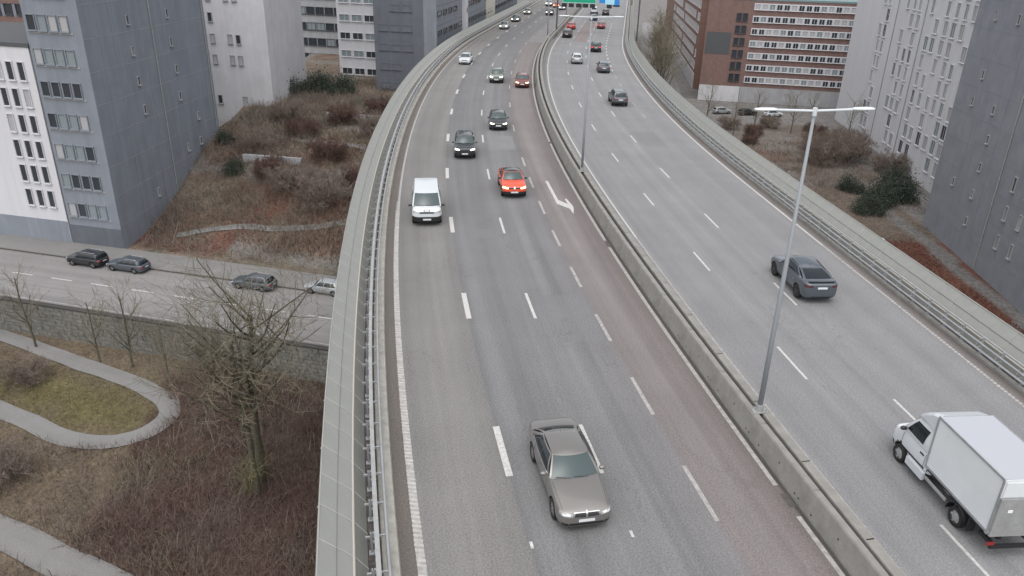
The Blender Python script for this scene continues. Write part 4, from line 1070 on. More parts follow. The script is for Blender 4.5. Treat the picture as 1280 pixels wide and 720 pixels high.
# parked in the street below and in the eastern yard
hs_ = math.atan(-.249)
place_car('suv', 'suv_car', -47.4, 78.1, -17.012, hs_+math.pi, 'paint_black', 'black SUV parked at the kerb before the dark grey tower', 'cars parked at the kerb', light=True)
place_car('estate', 'estate_car', -42.3, 76.9, -17.012, hs_+math.pi, 'paint_slate', 'dark estate parked at the kerb behind the black SUV', 'cars parked at the kerb', light=True)
place_car('estate', 'estate_car', -27.2, 73.1, -17.012, hs_+math.pi, 'paint_slate', 'dark grey estate half hidden by the big bare tree branches', 'cars parked at the kerb', light=True)
place_car('hatch', 'hatchback_car', -19.6, 72.4, -17.012, hs_+math.pi, 'paint_silver', 'silver car at the kerb half hidden by the grey screen', 'cars parked at the kerb', light=True)
for i, (x, y, rz, pc, lb) in enumerate(((46.5, 174, .2, 'paint_silver', 'silver hatchback parked in the yard before the red brick block'), (52.0, 173, .2, 'paint_dark', 'black hatchback parked in the yard before the red brick block'), (57.5, 172, .2, 'paint_white_car', 'white hatchback parked in the yard before the red brick block'))):
    place_car('hatch', 'hatchback_car', x, y, -17.05, rz, pc, lb, 'cars parked in the yard', light=True)

# ------------------------------------------------------------------ street lamps and gantry
def lamp(s, label, arm=2.1, base_d=10.36):
    p = pos(s, base_d); h = heading(s, base_d)
    root = empty('street_lamp', (p.x, p.y, .86), h-math.pi/2); tag(root, label, 'street lamp', 'lamps on the median')
    m = MB(); m.tube([(0, 0, .02), (0, 0, 3.4), (0, 0, 11.25)], [.10, .088, .048], 12, 0); build('pole', m, 'lamp_grey', root, smooth=True)
    m = MB(); m.box(-.28, .28, -.22, .22, -.01, .03); m.tube([(0, 0, .03), (0, 0, .28)], .15, 12)
    for sx in (-.2, .2):
        for sy in (-.15, .15): m.tube([(sx, sy, .03), (sx, sy, .10)], .025, 6)
    build('base_plate', m, 'galvanised_dull', root)
    m = MB(); m.tube([(-arm, 0, 11.32), (0, 0, 11.26), (arm, 0, 11.32)], .04, 8); m.tube([(0, 0, 11.1), (0, 0, 11.36)], .075, 10); build('arm', m, 'lamp_white', root)
    for sg in (-1, 1):
        g_ = grid_mesh([[(sg*(arm-.72+t), .15*k*math.cos(a), 11.32+.055*k*math.sin(a)) for a in np.linspace(0, 2*math.pi, 11)[:-1]] for t, k in ((0, .45), (.12, .9), (.5, 1), (.7, .8), (.76, .4))])
        me_ = g_.mesh('luminaire', ['lamp_white']); bm_ = bmesh.new(); bm_.from_mesh(me_); bmesh.ops.recalc_face_normals(bm_, faces=bm_.faces); bm_.to_mesh(me_); bm_.free(); link('luminaire', me_, root)
    return root
lamp(-79.3, 'tall grey twin-armed street lamp on the median opposite the white box truck', 2.0)
lamp(-45.2, 'tall grey twin-armed street lamp on the median opposite the painted arrow', 2.3)
lamp(52.5, 'distant grey twin-armed street lamp near the rounded nose of the median', 2.1, 9.95)
lamp(92, 'distant grey twin-armed street lamp beyond the green road sign', 2.1)

def text_bars(m, x0, x1, z0, z1, y):
    pass
GS_ = 67.0
p0, p1 = pos(GS_, 10.4), pos(GS_, 26.2); gh = math.atan2(p1.y-p0.y, p1.x-p0.x); gl = (p1-p0).length
g = empty('sign_gantry', (p0.x, p0.y, .35), gh); tag(g, 'steel sign gantry spanning the departing carriageway', 'gantry')
for xx, nm in ((0, 'leg'), (gl, 'leg')):
    m = MB(); m.box(xx-.14, xx+.14, -.14, .14, -.35 if xx == 0 else -1.2, 8.0); build('leg', m, 'frame_dark', g)
m = MB(); m.box(-.14, gl+.14, .02, .2, 7.0, 7.25); m.box(-.14, gl+.14, .02, .2, 8.0, 8.2)
for k in range(9):
    xx = gl*k/8; m.box(xx-.05, xx+.05, .06, .16, 7.25, 8.0)
build('truss', m, 'galvanised_dull', g)
def px(x_, z_): return x_
m = MB(); m.box(1.0, 7.9, -.16, -.06, 5.75, 8.4); so_ = build('sign_board', m, 'sign_green', g)
m = MB()
for (a, b_, c_, d_) in ((1.05, 7.85, 5.79, 5.85), (1.05, 7.85, 8.30, 8.36), (1.05, 1.11, 5.79, 8.36), (7.79, 7.85, 5.79, 8.36)): m.box(a, b_, -.168, -.161, c_, d_)
build('sign_border', m, 'sign_white', so_)
m = MB(); m.box(8.5, 9.7, -.16, -.06, 5.9, 8.2); build('sign_board', m, 'sign_blue', g)
m = MB(); m.box(9.72, 11.6, -.17, -.07, 5.7, 8.3); build('sign_board', m, 'sign_cyan', g)
m = MB(); m.box(11.62, 12.6, -.16, -.06, 5.6, 8.3); build('sign_board', m, 'sign_blue', g)
for xx in (1.4, 2.85, 4.35, 5.8, 7.2, 10.6):
    m = MB(); m.box(xx-.52, xx+.52, -.35, -.05, 4.95, 5.68)
    sgn = build('lane_signal', m, 'black_box', g)
    m = MB(); m.box(xx-.04, xx+.04, -.04, .10, 5.4, 7.1); build('hanger', m, 'frame_dark', sgn)

# ------------------------------------------------------------------ buildings
WIN = {}
def win_meshes(w, h, fr, pane):
    k = (round(w, 2), round(h, 2), fr, pane)
    if k not in WIN:
        t = min(.08, w*.12); m = MB()
        m.box(-w/2-t, w/2+t, 0, .13, -t, 0); m.box(-w/2-t, w/2+t, 0, .13, h, h+t); m.box(-w/2-t, -w/2, 0, .13, 0, h); m.box(w/2, w/2+t, 0, .13, 0, h)
        m.box(-w/2-t-.06, w/2+t+.06, 0, .24, -t-.07, -t-.005)
        if w > 1.1: m.box(-.03, .03, 0, .055, 0, h)
        p = MB(); p.box(-w/2, w/2, 0, .03, 0, h)
        WIN[k] = (m.mesh('window', [fr]), p.mesh('pane', [pane]))
    return WIN[k]
def building(name, label, cat, foot, z0, z1, wall, roof='roof_dark'):
    """foot: plan corners, anticlockwise seen from above"""
    c = Vector((sum(p[0] for p in foot)/len(foot), sum(p[1] for p in foot)/len(foot), z0))
    root = empty(name, c); tag(root, label, cat)
    m = MB(); n = len(foot)
    v = [(p[0]-c.x, p[1]-c.y, -3.0) for p in foot]+[(p[0]-c.x, p[1]-c.y, z1-z0) for p in foot]
    m.add(v, [(i, (i+1) % n, n+(i+1) % n, n+i) for i in range(n)]+[tuple(range(n, 2*n))])
    build('wall', m, wall, root)
    m = MB(); e = .18
    vo = [(p[0]-c.x)*(1+e/8) for p in foot]
    v = [((p[0]-c.x)*1.012, (p[1]-c.y)*1.012, z1-z0+.02) for p in foot]+[((p[0]-c.x)*1.012, (p[1]-c.y)*1.012, z1-z0+.45) for p in foot]
    m.add(v, [(i, (i+1) % n, n+(i+1) % n, n+i) for i in range(n)]+[tuple(range(n, 2*n)), tuple(reversed(range(n)))])
    build('roof', m, roof, root)
    root['_z0'] = z0
    return root
def face_matrix(root, P, Q, t, z):
    """on wall P->Q (outside on the right-hand side of P->Q): t metres along, z height"""
    d = Vector((Q[0]-P[0], Q[1]-P[1], 0)).normalized(); nrm = Vector((d.y, -d.x, 0))
    M = Matrix((d, nrm, Vector((0, 0, 1)))).transposed().to_4x4()
    if M.to_3x3().determinant() < 0: pass
    M.translation = Vector((P[0], P[1], 0))+d*t-Vector((root.location.x, root.location.y, 0))+Vector((0, 0, z-root.location.z)) + nrm*.004
    return M
def windows(root, P, Q, cols, rows, w, h, fr='frame_dark', panes=('pane',), seed=1, drop=0.0, jit=0.0, frame_if=None):
    rng = random.Random(seed)
    for z in rows:
        for t in cols:
            if rng.random() < drop: continue
            tt_ = t+rng.uniform(-jit, jit); pm = rng.choice(panes)
            a, b_ = win_meshes(w, h, fr, pm)
            # local y must point outwards
            M = face_matrix(root, P, Q, tt_, z)
            o = link('window', a, root, M=M); link('pane', b_, o)
def band(root, P, Q, t0, t1, z0, z1, mat, name='band', th=.06):
    m = MB(); m.box(t0, t1, 0, th, z0, z1); build(name, m, mat, root, M=face_matrix(root, P, Q, 0, 0) @ Matrix.Identity(4))
def fband(root, P, Q, t0, t1, z0, z1, mat, name='band', th=.06):
    m = MB(); m.box(t0, t1, 0, th, 0, z1-z0); build(name, m, mat, root, M=face_matrix(root, P, Q, 0, z0))

FL = 3.45
# dark grey tower with its long side to the hill
T1 = [(-52.4, 84.35), (-45.6, 82.8), (-44.2, 112.5), (-51.4, 114.0)]
b1 = building('apartment_tower', 'tall dark grey apartment tower with a long near-blank side wall', 'building', T1, -17, 19, 'tower_grey')
rows = [-13.4+FL*k for k in range(9)]
windows(b1, T1[0], T1[1], [.95, 2.3, 3.65, 5.0], rows, .95, 1.5, 'tower_grey', ('pane', 'pane', 'blind', 'pane_light'), 3, .08)
for k in range(9): fband(b1, T1[0], T1[1], .3, 5.9, -13.75+FL*k, -13.55+FL*k, 'facade_mid', 'sill_band', .05)
windows(b1, T1[1], T1[2], [9.5, 19.0], rows, .42, .95, 'facade_mid', ('pane', 'pane', 'pane_light'), 5, .25, .3)
windows(b1, T1[1], T1[2], [23.5], rows, .5, .9, 'facade_mid', ('pane', 'pane_light'), 6, .5, .3)
fband(b1, T1[0], T1[1], 0, 6.95, -17, -14.6, 'cladding_dark', 'plinth', .04)
def joints(root, P, Q, z0, z1, dz, dt, mat='cladding_dark', off=0.0):
    ln = math.hypot(Q[0]-P[0], Q[1]-P[1]); z = z0
    while z < z1: fband(root, P, Q, .05, ln-.05, z, z+.045, mat, 'panel_joint', .012); z += dz
    t = dt+off
    while t < ln-.3:
        m = MB(); m.box(t, t+.045, 0, .015, 0, z1-z0); build('panel_joint', m, mat, root, M=face_matrix(root, P, Q, 0, z0)); t += dt
def drainpipe(root, P, Q, t, z0, z1):
    m = MB(); m.tube([(t, .09, 0), (t, .09, z1-z0)], .07, 8); build('drainpipe', m, 'galvanised_dull', root, M=face_matrix(root, P, Q, 0, z0))
joints(b1, T1[1], T1[2], -14.2, 18.8, 3.45, 5.9, 'facade_mid')
drainpipe(b1, T1[1], T1[2], 14.4, -16.9, 18.8); drainpipe(b1, T1[1], T1[2], 28.9, -16.9, 18.8)
# white tower beside it
T2 = [(-78, 90.2), (-52.6, 84.35), (-51.6, 103), (-76, 106)]
b2 = building('apartment_tower', 'white apartment tower with grouped dark windows on its corner', 'building', T2, -17, 5.4, 'facade_white')
windows(b2, T2[0], T2[1], [21.6, 23.1, 24.6], [-12.6+2.9*k for k in range(6)], .75, 1.9, 'facade_pale', ('pane', 'pane', 'blind'), 8)
windows(b2, T2[0], T2[1], [4, 8, 12], [-12.6+2.9*k for k in range(6)], .9, 1.4, 'frame_white', ('pane',), 9)
fband(b2, T2[0], T2[1], 0, 26.0, -17, -14.3, 'tower_grey', 'plinth', .05)
T2b = [(-98, 122), (-58, 113.5), (-55, 128), (-95, 136)]
b2b = building('brick_block', 'red and grey banded block rising behind the white tower', 'building', T2b, -17, 14, 'tower_grey')
for k in range(5): fband(b2b, T2b[0], T2b[1], 0, 40.8, -3+3.4*k, -1.4+3.4*k, 'brick_red', 'brick_band', .08)
windows(b2b, T2b[0], T2b[1], [18+2*k for k in range(11)], [-1.1+3.4*k for k in range(4)], 1.2, 1.4, 'frame_dark', ('pane',), 4)
# pale tower behind
T3 = [(-51.5, 130.5), (-40.6, 128.0), (-39.0, 144), (-50.5, 146)]
b3 = building('apartment_tower', 'pale grey tower behind the dark tower at the top of the slope', 'building', T3, -13, 20, 'facade_pale')
windows(b3, T3[0], T3[1], [1.3, 4.5, 6.0], [-9+3.3*k for k in range(8)], .7, 1.3, 'facade_mid', ('pane', 'blind'), 2, .35)
# low office behind the slope
T4 = [(-58, 186), (-33, 180), (-31, 194), (-56, 200)]
b4 = building('office_block', 'grey office block with dark ribbon windows above the brown slope', 'building', T4, -12, 14, 'facade_mid')
for k in range(7): windows(b4, T4[0], T4[1], [1.5+2.3*j for j in range(10)], [-9+3.4*k], 1.9, 1.5, 'frame_dark', ('pane', 'pane', 'pane_light'), 20+k)
T5 = [(-35.0, 154), (-26.5, 152), (-25.5, 166), (-34, 168)]
b5 = building('office_block', 'white stair tower with green tinted window bands', 'building', T5, -14, 16, 'facade_white')
windows(b5, T5[0], T5[1], [1.6, 4.2, 6.8], [-10.5+3.3*k for k in range(8)], 2.0, 1.1, 'frame_white', ('pane', 'pane_light', 'pane'), 31)
# long clad building against the road
def pt(s, d): p = pos(s, d); return (p.x, p.y)
c0, c1, c2, c3 = pt(36, -8.3), pt(62, -7.7), pt(100, -8.2), pt(150, -9.5)
T6 = [(-25.5, 140.5), c0, c1, c2, c3, (-14, 262), (-30, 214), (-30, 176)]
b6 = building('office_building', 'long blue-grey clad office building standing close along the oncoming lanes', 'building', T6, -17, 22, 'cladding')
for (P, Q, n_) in ((c0, c1, 6), (c1, c2, 9), (c2, c3, 10)):
    ln = math.hypot(Q[0]-P[0], Q[1]-P[1])
    for k in range(8):
        z = -1.2+3.2*k
        windows(b6, P, Q, [ln*(j+.5)/n_ for j in range(n_)], [z], ln/n_*.62, .62, 'frame_dark', ('pane', 'pane_light', 'pane'), 40+k, .22)
        fband(b6, P, Q, .3, ln-.3, z+1.5, z+1.56, 'cladding_dark', 'panel_joint', .03)
lnf = math.hypot(c0[0]-T6[0][0], c0[1]-T6[0][1])
fband(b6, T6[0], c0, .05, lnf-2.4, -16.5, 21.5, 'cladding_dark', 'dark_cladding', .08)
for k in range(10):
    windows(b6, T6[0], c0, [1.8, 4.0, 6.2], [-14+3.3*k], 1.7, .9, 'cladding_dark', ('pane', 'pane_light', 'pane'), 60+k, .25)
# concrete stair shaft on the facade
sp0 = pos(58.5, -7.35)
m = MB(); hh_ = heading(58.5, -7.35); m.box(-1.0, 1.0, -.5, .6, 0, 40, M=Matrix.Rotation(hh_, 4, 'Z'))
m2 = MB(); m2.box(-.35, .35, -.56, -.51, 21.2, 22.1, M=Matrix.Rotation(hh_, 4, 'Z'))
r = empty('concrete_pylon', (sp0.x, sp0.y, -17)); tag(r, 'pale concrete pylon rising at the facade beside the screen', 'pylon')
build('shaft', m, 'facade_pale', r); build('small_sign', m2, 'brick_red', r)
pC0, pC1 = pt(88, -7.55), pt(104, -7.7)
fband(b6, c1, c2, 24, 37.5, -17, 8, 'cream', 'cream_bay', .12)

# right: grey tower, white tower, brick block, row of houses along the street
G = [(56.2, 99.5), (52.6, 66), (50.5, 35), (72, 33), (74, 100)]
bg1 = building('apartment_tower', 'tall plain grey tower rising beside the rust coloured planting bed', 'building', G, -17, 21, 'tower_grey_right')
LG = math.hypot(G[0][0]-G[1][0], G[0][1]-G[1][1])
joints(bg1, G[0], G[1], -14.2, 20.8, 3.3, 6.6, 'tower_grey'); drainpipe(bg1, G[0], G[1], 16.2, -16.9, 20.8)
windows(bg1, G[0], G[1], [19.5, 22.6], [-13+3.3*k for k in range(9)], .5, 1.5, 'facade_mid', ('pane_light', 'pane', 'blind'), 71, .2)
windows(bg1, G[0], G[1], [5.5, 11.0], [-13+3.3*k for k in range(9)], .42, .9, 'facade_mid', ('pane', 'pane', 'pane_light'), 72, .45, .5)
windows(bg1, G[1], G[2], [4, 10, 16, 22], [-13+3.3*k for k in range(9)], .6, 1.5, 'facade_mid', ('pane',), 73, .3)
Wt = [(71.0, 171), (64.5, 112), (84, 110), (92, 168)]
bw1 = building('apartment_tower', 'pale white-grey tower with scattered tall slot windows', 'building', Wt, -17, 14.2, 'facade_white', 'facade_mid')
rngw = random.Random(9); drainpipe(bw1, Wt[0], Wt[1], 25, -16.9, 14.0); drainpipe(bw1, Wt[0], Wt[1], 38.2, -16.9, 14.0)
LW = math.hypot(Wt[0][0]-Wt[1][0], Wt[0][1]-Wt[1][1])
for k in range(10):
    z = -14.5+2.85*k
    cols = [18, 20.2, 29.5, 32.5, 35.2, 41, 44, 47, 50.5, 53, 56]
    windows(bw1, Wt[0], Wt[1], cols, [z], rngw.choice((1.2, 1.6)), 2.1, 'frame_white', ('facade_mid', 'pane_light', 'facade_mid', 'facade_mid', 'pane'), 80+k, .18, .4)
Rb = [(44.5, 190.5), (54, 188.5), (80, 183), (84, 200), (50, 208)]
br = building('brick_block', 'red brick block with white ribbon windows and a teal roof edge', 'building', Rb, -17, 6.3, 'brick_red', 'roof_teal')
LR = math.hypot(Rb[2][0]-Rb[1][0], Rb[2][1]-Rb[1][1])
for k in range(7):
    z = -12.2+2.75*k
    fband(br, Rb[1], Rb[2], .6, LR-.2, z-.12, z+1.42, 'facade_pale', 'window_band', .04)
    m_dx = [1.4+1.62*j for j in range(15)]
    rg = random.Random(90+k)
    for t in m_dx:
        if t > LR-1: continue
        a, b_ = win_meshes(1.15, 1.15, 'frame_white', rg.choice(('pane', 'pane', 'blind', 'pane_light')))
        o = link('window', a, br, M=face_matrix(br, Rb[1], Rb[2], t, z+.05) @ Matrix.Translation((0, .042, 0))); link('pane', b_, o)
windows(br, Rb[0], Rb[1], [7.2, 8.6], [-12+2.75*k for k in range(6)], 1.0, 1.6, 'frame_dark', ('pane',), 95)
fband(br, Rb[0], Rb[1], .3, 6.0, -6, -1.0, 'roof_dark', 'recess', .03)
fband(br, Rb[1], Rb[2], 0, LR, -17, -13.3, 'facade_mid', 'plinth', .1); fband(br, Rb[0], Rb[1], 0, 9.6, -17, -13.3, 'facade_pale', 'plinth', .1)
Rb2 = [(60, 330), (46.6, 206.6), (60, 205), (76, 328)]
br2 = building('street_block', 'brown brick row of houses with shopfronts along the far street', 'building', Rb2, -17, 6, 'brick_brown', 'roof_dark')
L2 = math.hypot(Rb2[0][0]-Rb2[1][0], Rb2[0][1]-Rb2[1][1])
for k in range(6): windows(br2, Rb2[0], Rb2[1], [40+3.4*j for j in range(25)], [-12+3.0*k], 1.3, 1.7, 'frame_white', ('pane', 'pane_light', 'pane'), 100+k, .1)
fband(br2, Rb2[0], Rb2[1], 0, L2-.3, -17, -13.2, 'facade_pale', 'shopfront', .15)
Bk = [(70, 232), (118, 222), (124, 250), (76, 260)]
bk = building('office_block', 'teal grey office block beyond the red brick block', 'building', Bk, -17, 9, 'roof_teal')
windows(bk, Bk[0], Bk[1], [2+2.6*j for j in range(17)], [-2+3.2*k for k in range(3)], 2.0, 1.4, 'frame_white', ('pane_light', 'pane'), 120)

# ------------------------------------------------------------------ bare trees
def grow_tree(seed, height, r0, lean=(0, 0), forks=3, spread=.55, levels=5, start=.28, density=1.0, droop=0.0, twist=.25, trunks=1, up=.10, kr=(.45, .68), tmin=.009, gap=.8, fan=.10, nlimb=1.7, cl=(.42, .66)):
    rng = random.Random(seed); wood = MB(); twigs = MB()
    def rv(): return Vector((rng.gauss(0, 1), rng.gauss(0, 1), rng.gauss(0, 1))).normalized()
    def branch(p, d, length, r, lev):
        n = max(2, int(length/(.55 if lev < 2 else .4))); n = min(n, 9); pts = [p.copy()]; rad = [r]; dirs = [d.copy()]
        for i in range(n):
            d = (d+rv()*twist*(.6 if lev == 0 else 1.0)*.5+Vector((0, 0, (up if lev > 0 else .05)-droop*(lev > 2)))).normalized()
            p = p+d*(length/n); pts.append(p.copy()); rad.append(max(.006, r*(1-.62*(i+1)/n))); dirs.append(d.copy())
        if r > .035: wood.tube(pts, rad, 7 if r > .1 else 5, cap=False)
        else: twigs.tube(pts, [max(q, tmin) for q in rad], 3, cap=False)
        if lev >= levels: return
        k = forks+ (2 if lev >= 1 else 0)
        k = int(round(k*density*(nlimb if lev == 0 else 1)))
        for j in range(k):
            t = start+(1-start)*((j+rng.random()*.8)/k) if lev == 0 else .2+.8*((j+rng.random())/k)
            i = min(n-1, int(t*n)); fr = t*n-i; bp = pts[i].lerp(pts[i+1], fr)
            side_ = rv(); side_ = (side_-side_.dot(dirs[i])*dirs[i]).normalized()
            nd = (dirs[i]*(1-spread*.6)+side_*spread*rng.uniform(.7, 1.3)).normalized()
            rr = rad[i]*(1-fr)+rad[i+1]*fr
            branch(bp, nd, length*rng.uniform(*cl)*(1.1-.45*t if lev == 0 else 1), rr*rng.uniform(*kr), lev+1)
    for k in range(trunks):
        a = 2*math.pi*k/max(1, trunks)+rng.random(); off = Vector((math.cos(a), math.sin(a), 0))*(.0 if trunks == 1 else r0*gap)
        branch(off, Vector((lean[0]+(math.cos(a)*fan if trunks > 1 else 0), lean[1]+(math.sin(a)*fan if trunks > 1 else 0), 1)).normalized(), height*(.66 if k == 0 else .6), r0*(1 if k == 0 else .75), 0)
    return wood, twigs
TREES = {}
def tree(name, label, key, params, x, y, rz=0, scale=1.0, group=None, mats=('bark', 'twig'), z=None):
    if key not in TREES:
        w, t = grow_tree(**params); TREES[key] = (w.mesh('trunk', [mats[0]], True), t.mesh('crown', [mats[1]]))
    z = float(ground_z(x, y))-.05 if z is None else z
    root = empty(name, (x, y, z), rz); root.scale = (scale,)*3; tag(root, label, 'tree', group)
    link('trunk', TREES[key][0], root); link('crown', TREES[key][1], root)
    return root
tree('bare_tree', 'large bare tree with twin mossy trunks rising from the brambles', 'big', dict(seed=27, height=21.0, r0=.33, lean=(.0, .0), forks=4, spread=.86, levels=3, start=.46, twist=.19, trunks=2, density=1.15, up=.085, kr=(.42, .64), tmin=.012, gap=1.9, fan=.05, nlimb=4.6, cl=(.38, .62)), -18.4, 45.6, 1.1)
tree('bare_tree', 'low mossy sapling sprouting at the foot of the large twin-trunk tree', 'sprout', dict(seed=33, height=5.5, r0=.05, lean=(.1, -.1), forks=3, spread=.8, levels=2, start=.2, twist=.45, trunks=4, density=1.0, tmin=.011), -18.9, 44.6, .4, 1.0, None, ('twig_green', 'twig_green'))
sm = dict(seed=5, height=11, r0=.12, forks=4, spread=.62, levels=2, start=.22, twist=.16, density=1.2, tmin=.014, kr=(.42, .62), nlimb=3.2, cl=(.36, .52))
sm2 = dict(seed=9, height=10.5, r0=.11, forks=4, spread=.66, levels=2, start=.25, twist=.18, density=1.3, tmin=.014, kr=(.42, .62), nlimb=3.0, cl=(.36, .54))
for i, (x, y, k, pr, sc, lb) in enumerate((
        (-46.6, 65.2, 'small', sm, 1.02, 'slender bare tree before the retaining wall below the parked black SUV'),
        (-38.9, 62.5, 'small2', sm2, .92, 'thin bare tree before the retaining wall beside the path bend'),
        (-35.6, 61.9, 'small', sm, 1.05, 'bare tree before the wall with straight mossy trunk and forked top'),
        (-52.2, 66.6, 'small2', sm2, 1.0, 'bare tree before the wall where the path enters the park'),
        (-31.6, 60.4, 'small2', sm2, .8, 'short bare tree before the wall nearest the large twin-trunk tree'))):
    tree('bare_tree', lb, k, pr, x, y, i*1.3, sc, 'bare trees along the retaining wall')
st_ = dict(seed=14, height=19, r0=.19, forks=4, spread=.6, levels=3, start=.25, twist=.18, density=1.15, nlimb=3.4, cl=(.36, .55), tmin=.018)
for i, (x, y) in enumerate(((31.8, 172), (33.6, 182), (35.2, 193), (37.0, 205), (39.3, 219), (41.5, 233), (44.0, 249))):
    tree('bare_tree', 'bare street tree in the row along the far street of brown houses', 'street', st_, x, y, i*1.7, 1.0+.06*(i % 3), 'trees along the far street', ('bark_dark', 'twig'), z=-17.1)

for i, (x, y) in enumerate(((43.5, 152), (49, 157), (56, 155), (62, 160), (66.5, 152), (40.5, 163))):
    tree('bare_tree', 'bare tree standing in the yard before the red brick block', 'small' if i % 2 else 'small2', sm if i % 2 else sm2, x, y, i*1.9, .95+.1*(i % 3), 'bare trees in the yard', z=-17.1)
# ------------------------------------------------------------------ undergrowth, grass, shrubs
def blades(n, xy, hgt, wid, lean, mat, name, seed, zf=ground_z, curve=True):
    """n thin stems as narrow bent triangles"""
    r = np.random.RandomState(seed); P = xy(r, n); n = len(P)
    z = zf(P[:, 0], P[:, 1])-.05; h = hgt[0]+(hgt[1]-hgt[0])*r.rand(n)**1.5; a = r.uniform(0, 2*np.pi, n); l = lean*r.rand(n)**.6
    w = wid[0]+(wid[1]-wid[0])*r.rand(n); b = r.uniform(0, 2*np.pi, n)
    base = np.stack([P[:, 0], P[:, 1], z], 1); wx = np.stack([np.cos(b)*w, np.sin(b)*w, 0*w], 1)
    d = np.stack([np.cos(a)*l, np.sin(a)*l, np.sqrt(np.maximum(.05, 1-l*l))], 1)*h[:, None]
    mid = base+d*.6; tip = base+d+np.stack([np.cos(a)*l*h*.35, np.sin(a)*l*h*.35, -h*l*.3], 1)
    V = np.stack([base-wx/2, base+wx/2, mid+wx*.4, mid-wx*.4, tip], 1).reshape(-1, 3)
    k = np.arange(n)*5
    F = [(int(i), int(i+1), int(i+2), int(i+3)) for i in k]+[(int(i+3), int(i+2), int(i+4)) for i in k]
    me = bpy.data.meshes.new(name); me.from_pydata(V.tolist(), [], F); me.materials.append(MATS[mat]); me.update()
    return stuff(link(name, me))
def clumps(x0, x1, y0, y1, test, nclump, spread):
    def f(r, n):
        cx = r.uniform(x0, x1, nclump); cy = r.uniform(y0, y1, nclump); i = r.randint(0, nclump, n)
        P = np.stack([cx[i]+r.normal(0, spread, n), cy[i]+r.normal(0, spread, n)], 1)
        return P[test(P[:, 0], P[:, 1])]
    return f
def seg_dist(x, y, pts):
    d = np.full(len(x), 1e9)
    for (ax, ay), (bx, by) in zip(pts[:-1], pts[1:]):
        t = np.clip(((x-ax)*(bx-ax)+(y-ay)*(by-ay))/((bx-ax)**2+(by-ay)**2), 0, 1); d = np.minimum(d, np.hypot(x-ax-t*(bx-ax), y-ay-t*(by-ay)))
    return d
PA = [(-66, 73), (-51.5, 67.3), (-40.8, 62.3), (-32.4, 58.0), (-29.0, 54.6), (-30.4, 51.2), (-35.2, 50.7), (-41, 53.4), (-50, 57.5), (-64, 62)]
PB = [(-62, 49), (-46, 44.5), (-35, 40.6), (-29.6, 38.1), (-24.5, 35.8), (-16, 31), (-8, 26)]
offpath = lambda x, y: (seg_dist(x, y, PA) > .8) & (seg_dist(x, y, PB) > 1.08) & (y < wall_y(x)-.6)
br_t = lambda x, y: offpath(x, y) & (x > -29.5+2.6*smooth_noise(x, y, .3, 21)-.12*(y-45)) & (x < -3)
blades(42000, clumps(-31, -5, 22, 62, br_t, 420, 1.1), (.3, 1.5), (.015, .06), 1.0, 'bramble', 'bramble_thicket', 1)
blades(24000, clumps(-31, -5, 22, 62, br_t, 200, 1.0), (.6, 1.9), (.012, .03), .98, 'bramble_light', 'bramble_thicket', 2)
blades(9000, clumps(-32, -5, 22, 62, br_t, 60, .9), (.5, 2.2), (.012, .035), 1.0, 'twig', 'bramble_thicket', 12)
blades(9000, clumps(-32, -5, 22, 62, br_t, 40, 1.1), (.1, .5), (.04, .10), 1.0, 'rust_leaves', 'fallen_leaves', 13)
mid_t = lambda x, y: offpath(x, y) & (x < -27) & (y < 51)
blades(16000, clumps(-50, -27, 30, 51, mid_t, 200, 1.2), (.3, 1.3), (.02, .05), .95, 'bramble_light', 'bramble_thicket', 3)
gr_t = lambda x, y: offpath(x, y) & (x < -29.5)
blades(26000, clumps(-62, -29, 40, 66, gr_t, 260, 1.8), (.15, .5), (.02, .05), .8, 'dry_grass', 'dry_grass', 4)
hl_t = lambda x, y: (y-wall_y(x) > 16.5) & (x > -44.5) & (x < -12) & (y < 175)
blades(36000, clumps(-45, -12, 80, 150, hl_t, 150, 1.8), (.4, 2.4), (.025, .06), .95, 'bramble_light', 'slope_thicket', 5)
blades(16000, clumps(-45, -12, 80, 150, hl_t, 60, 1.9), (.3, 1.6), (.03, .07), .95, 'olive_scrub', 'slope_thicket', 15)
blades(12000, clumps(-45, -12, 80, 150, hl_t, 60, 1.8), (.3, 1.9), (.025, .06), .95, 'twig', 'slope_thicket', 16)
blades(16000, clumps(-45, -14, 82, 125, hl_t, 60, 1.6), (.2, .8), (.05, .10), .9, 'rust_leaves', 'fallen_leaves', 6)
re_t = lambda x, y: (x > 43) & (x < 51.6+.05*(y-80)) & (y < 95)
blades(16000, clumps(43, 52, 66, 95, re_t, 140, 1.0), (.12, .4), (.05, .11), .95, 'rust_leaves', 'fallen_leaves', 7)
re2 = lambda x, y: (x > 41) & (x < 60) & (y > 95) & (y < 150)
blades(9000, clumps(42, 60, 96, 146, re2, 60, 1.4), (.3, 1.3), (.03, .07), .9, 'bramble_light', 'slope_thicket', 8)

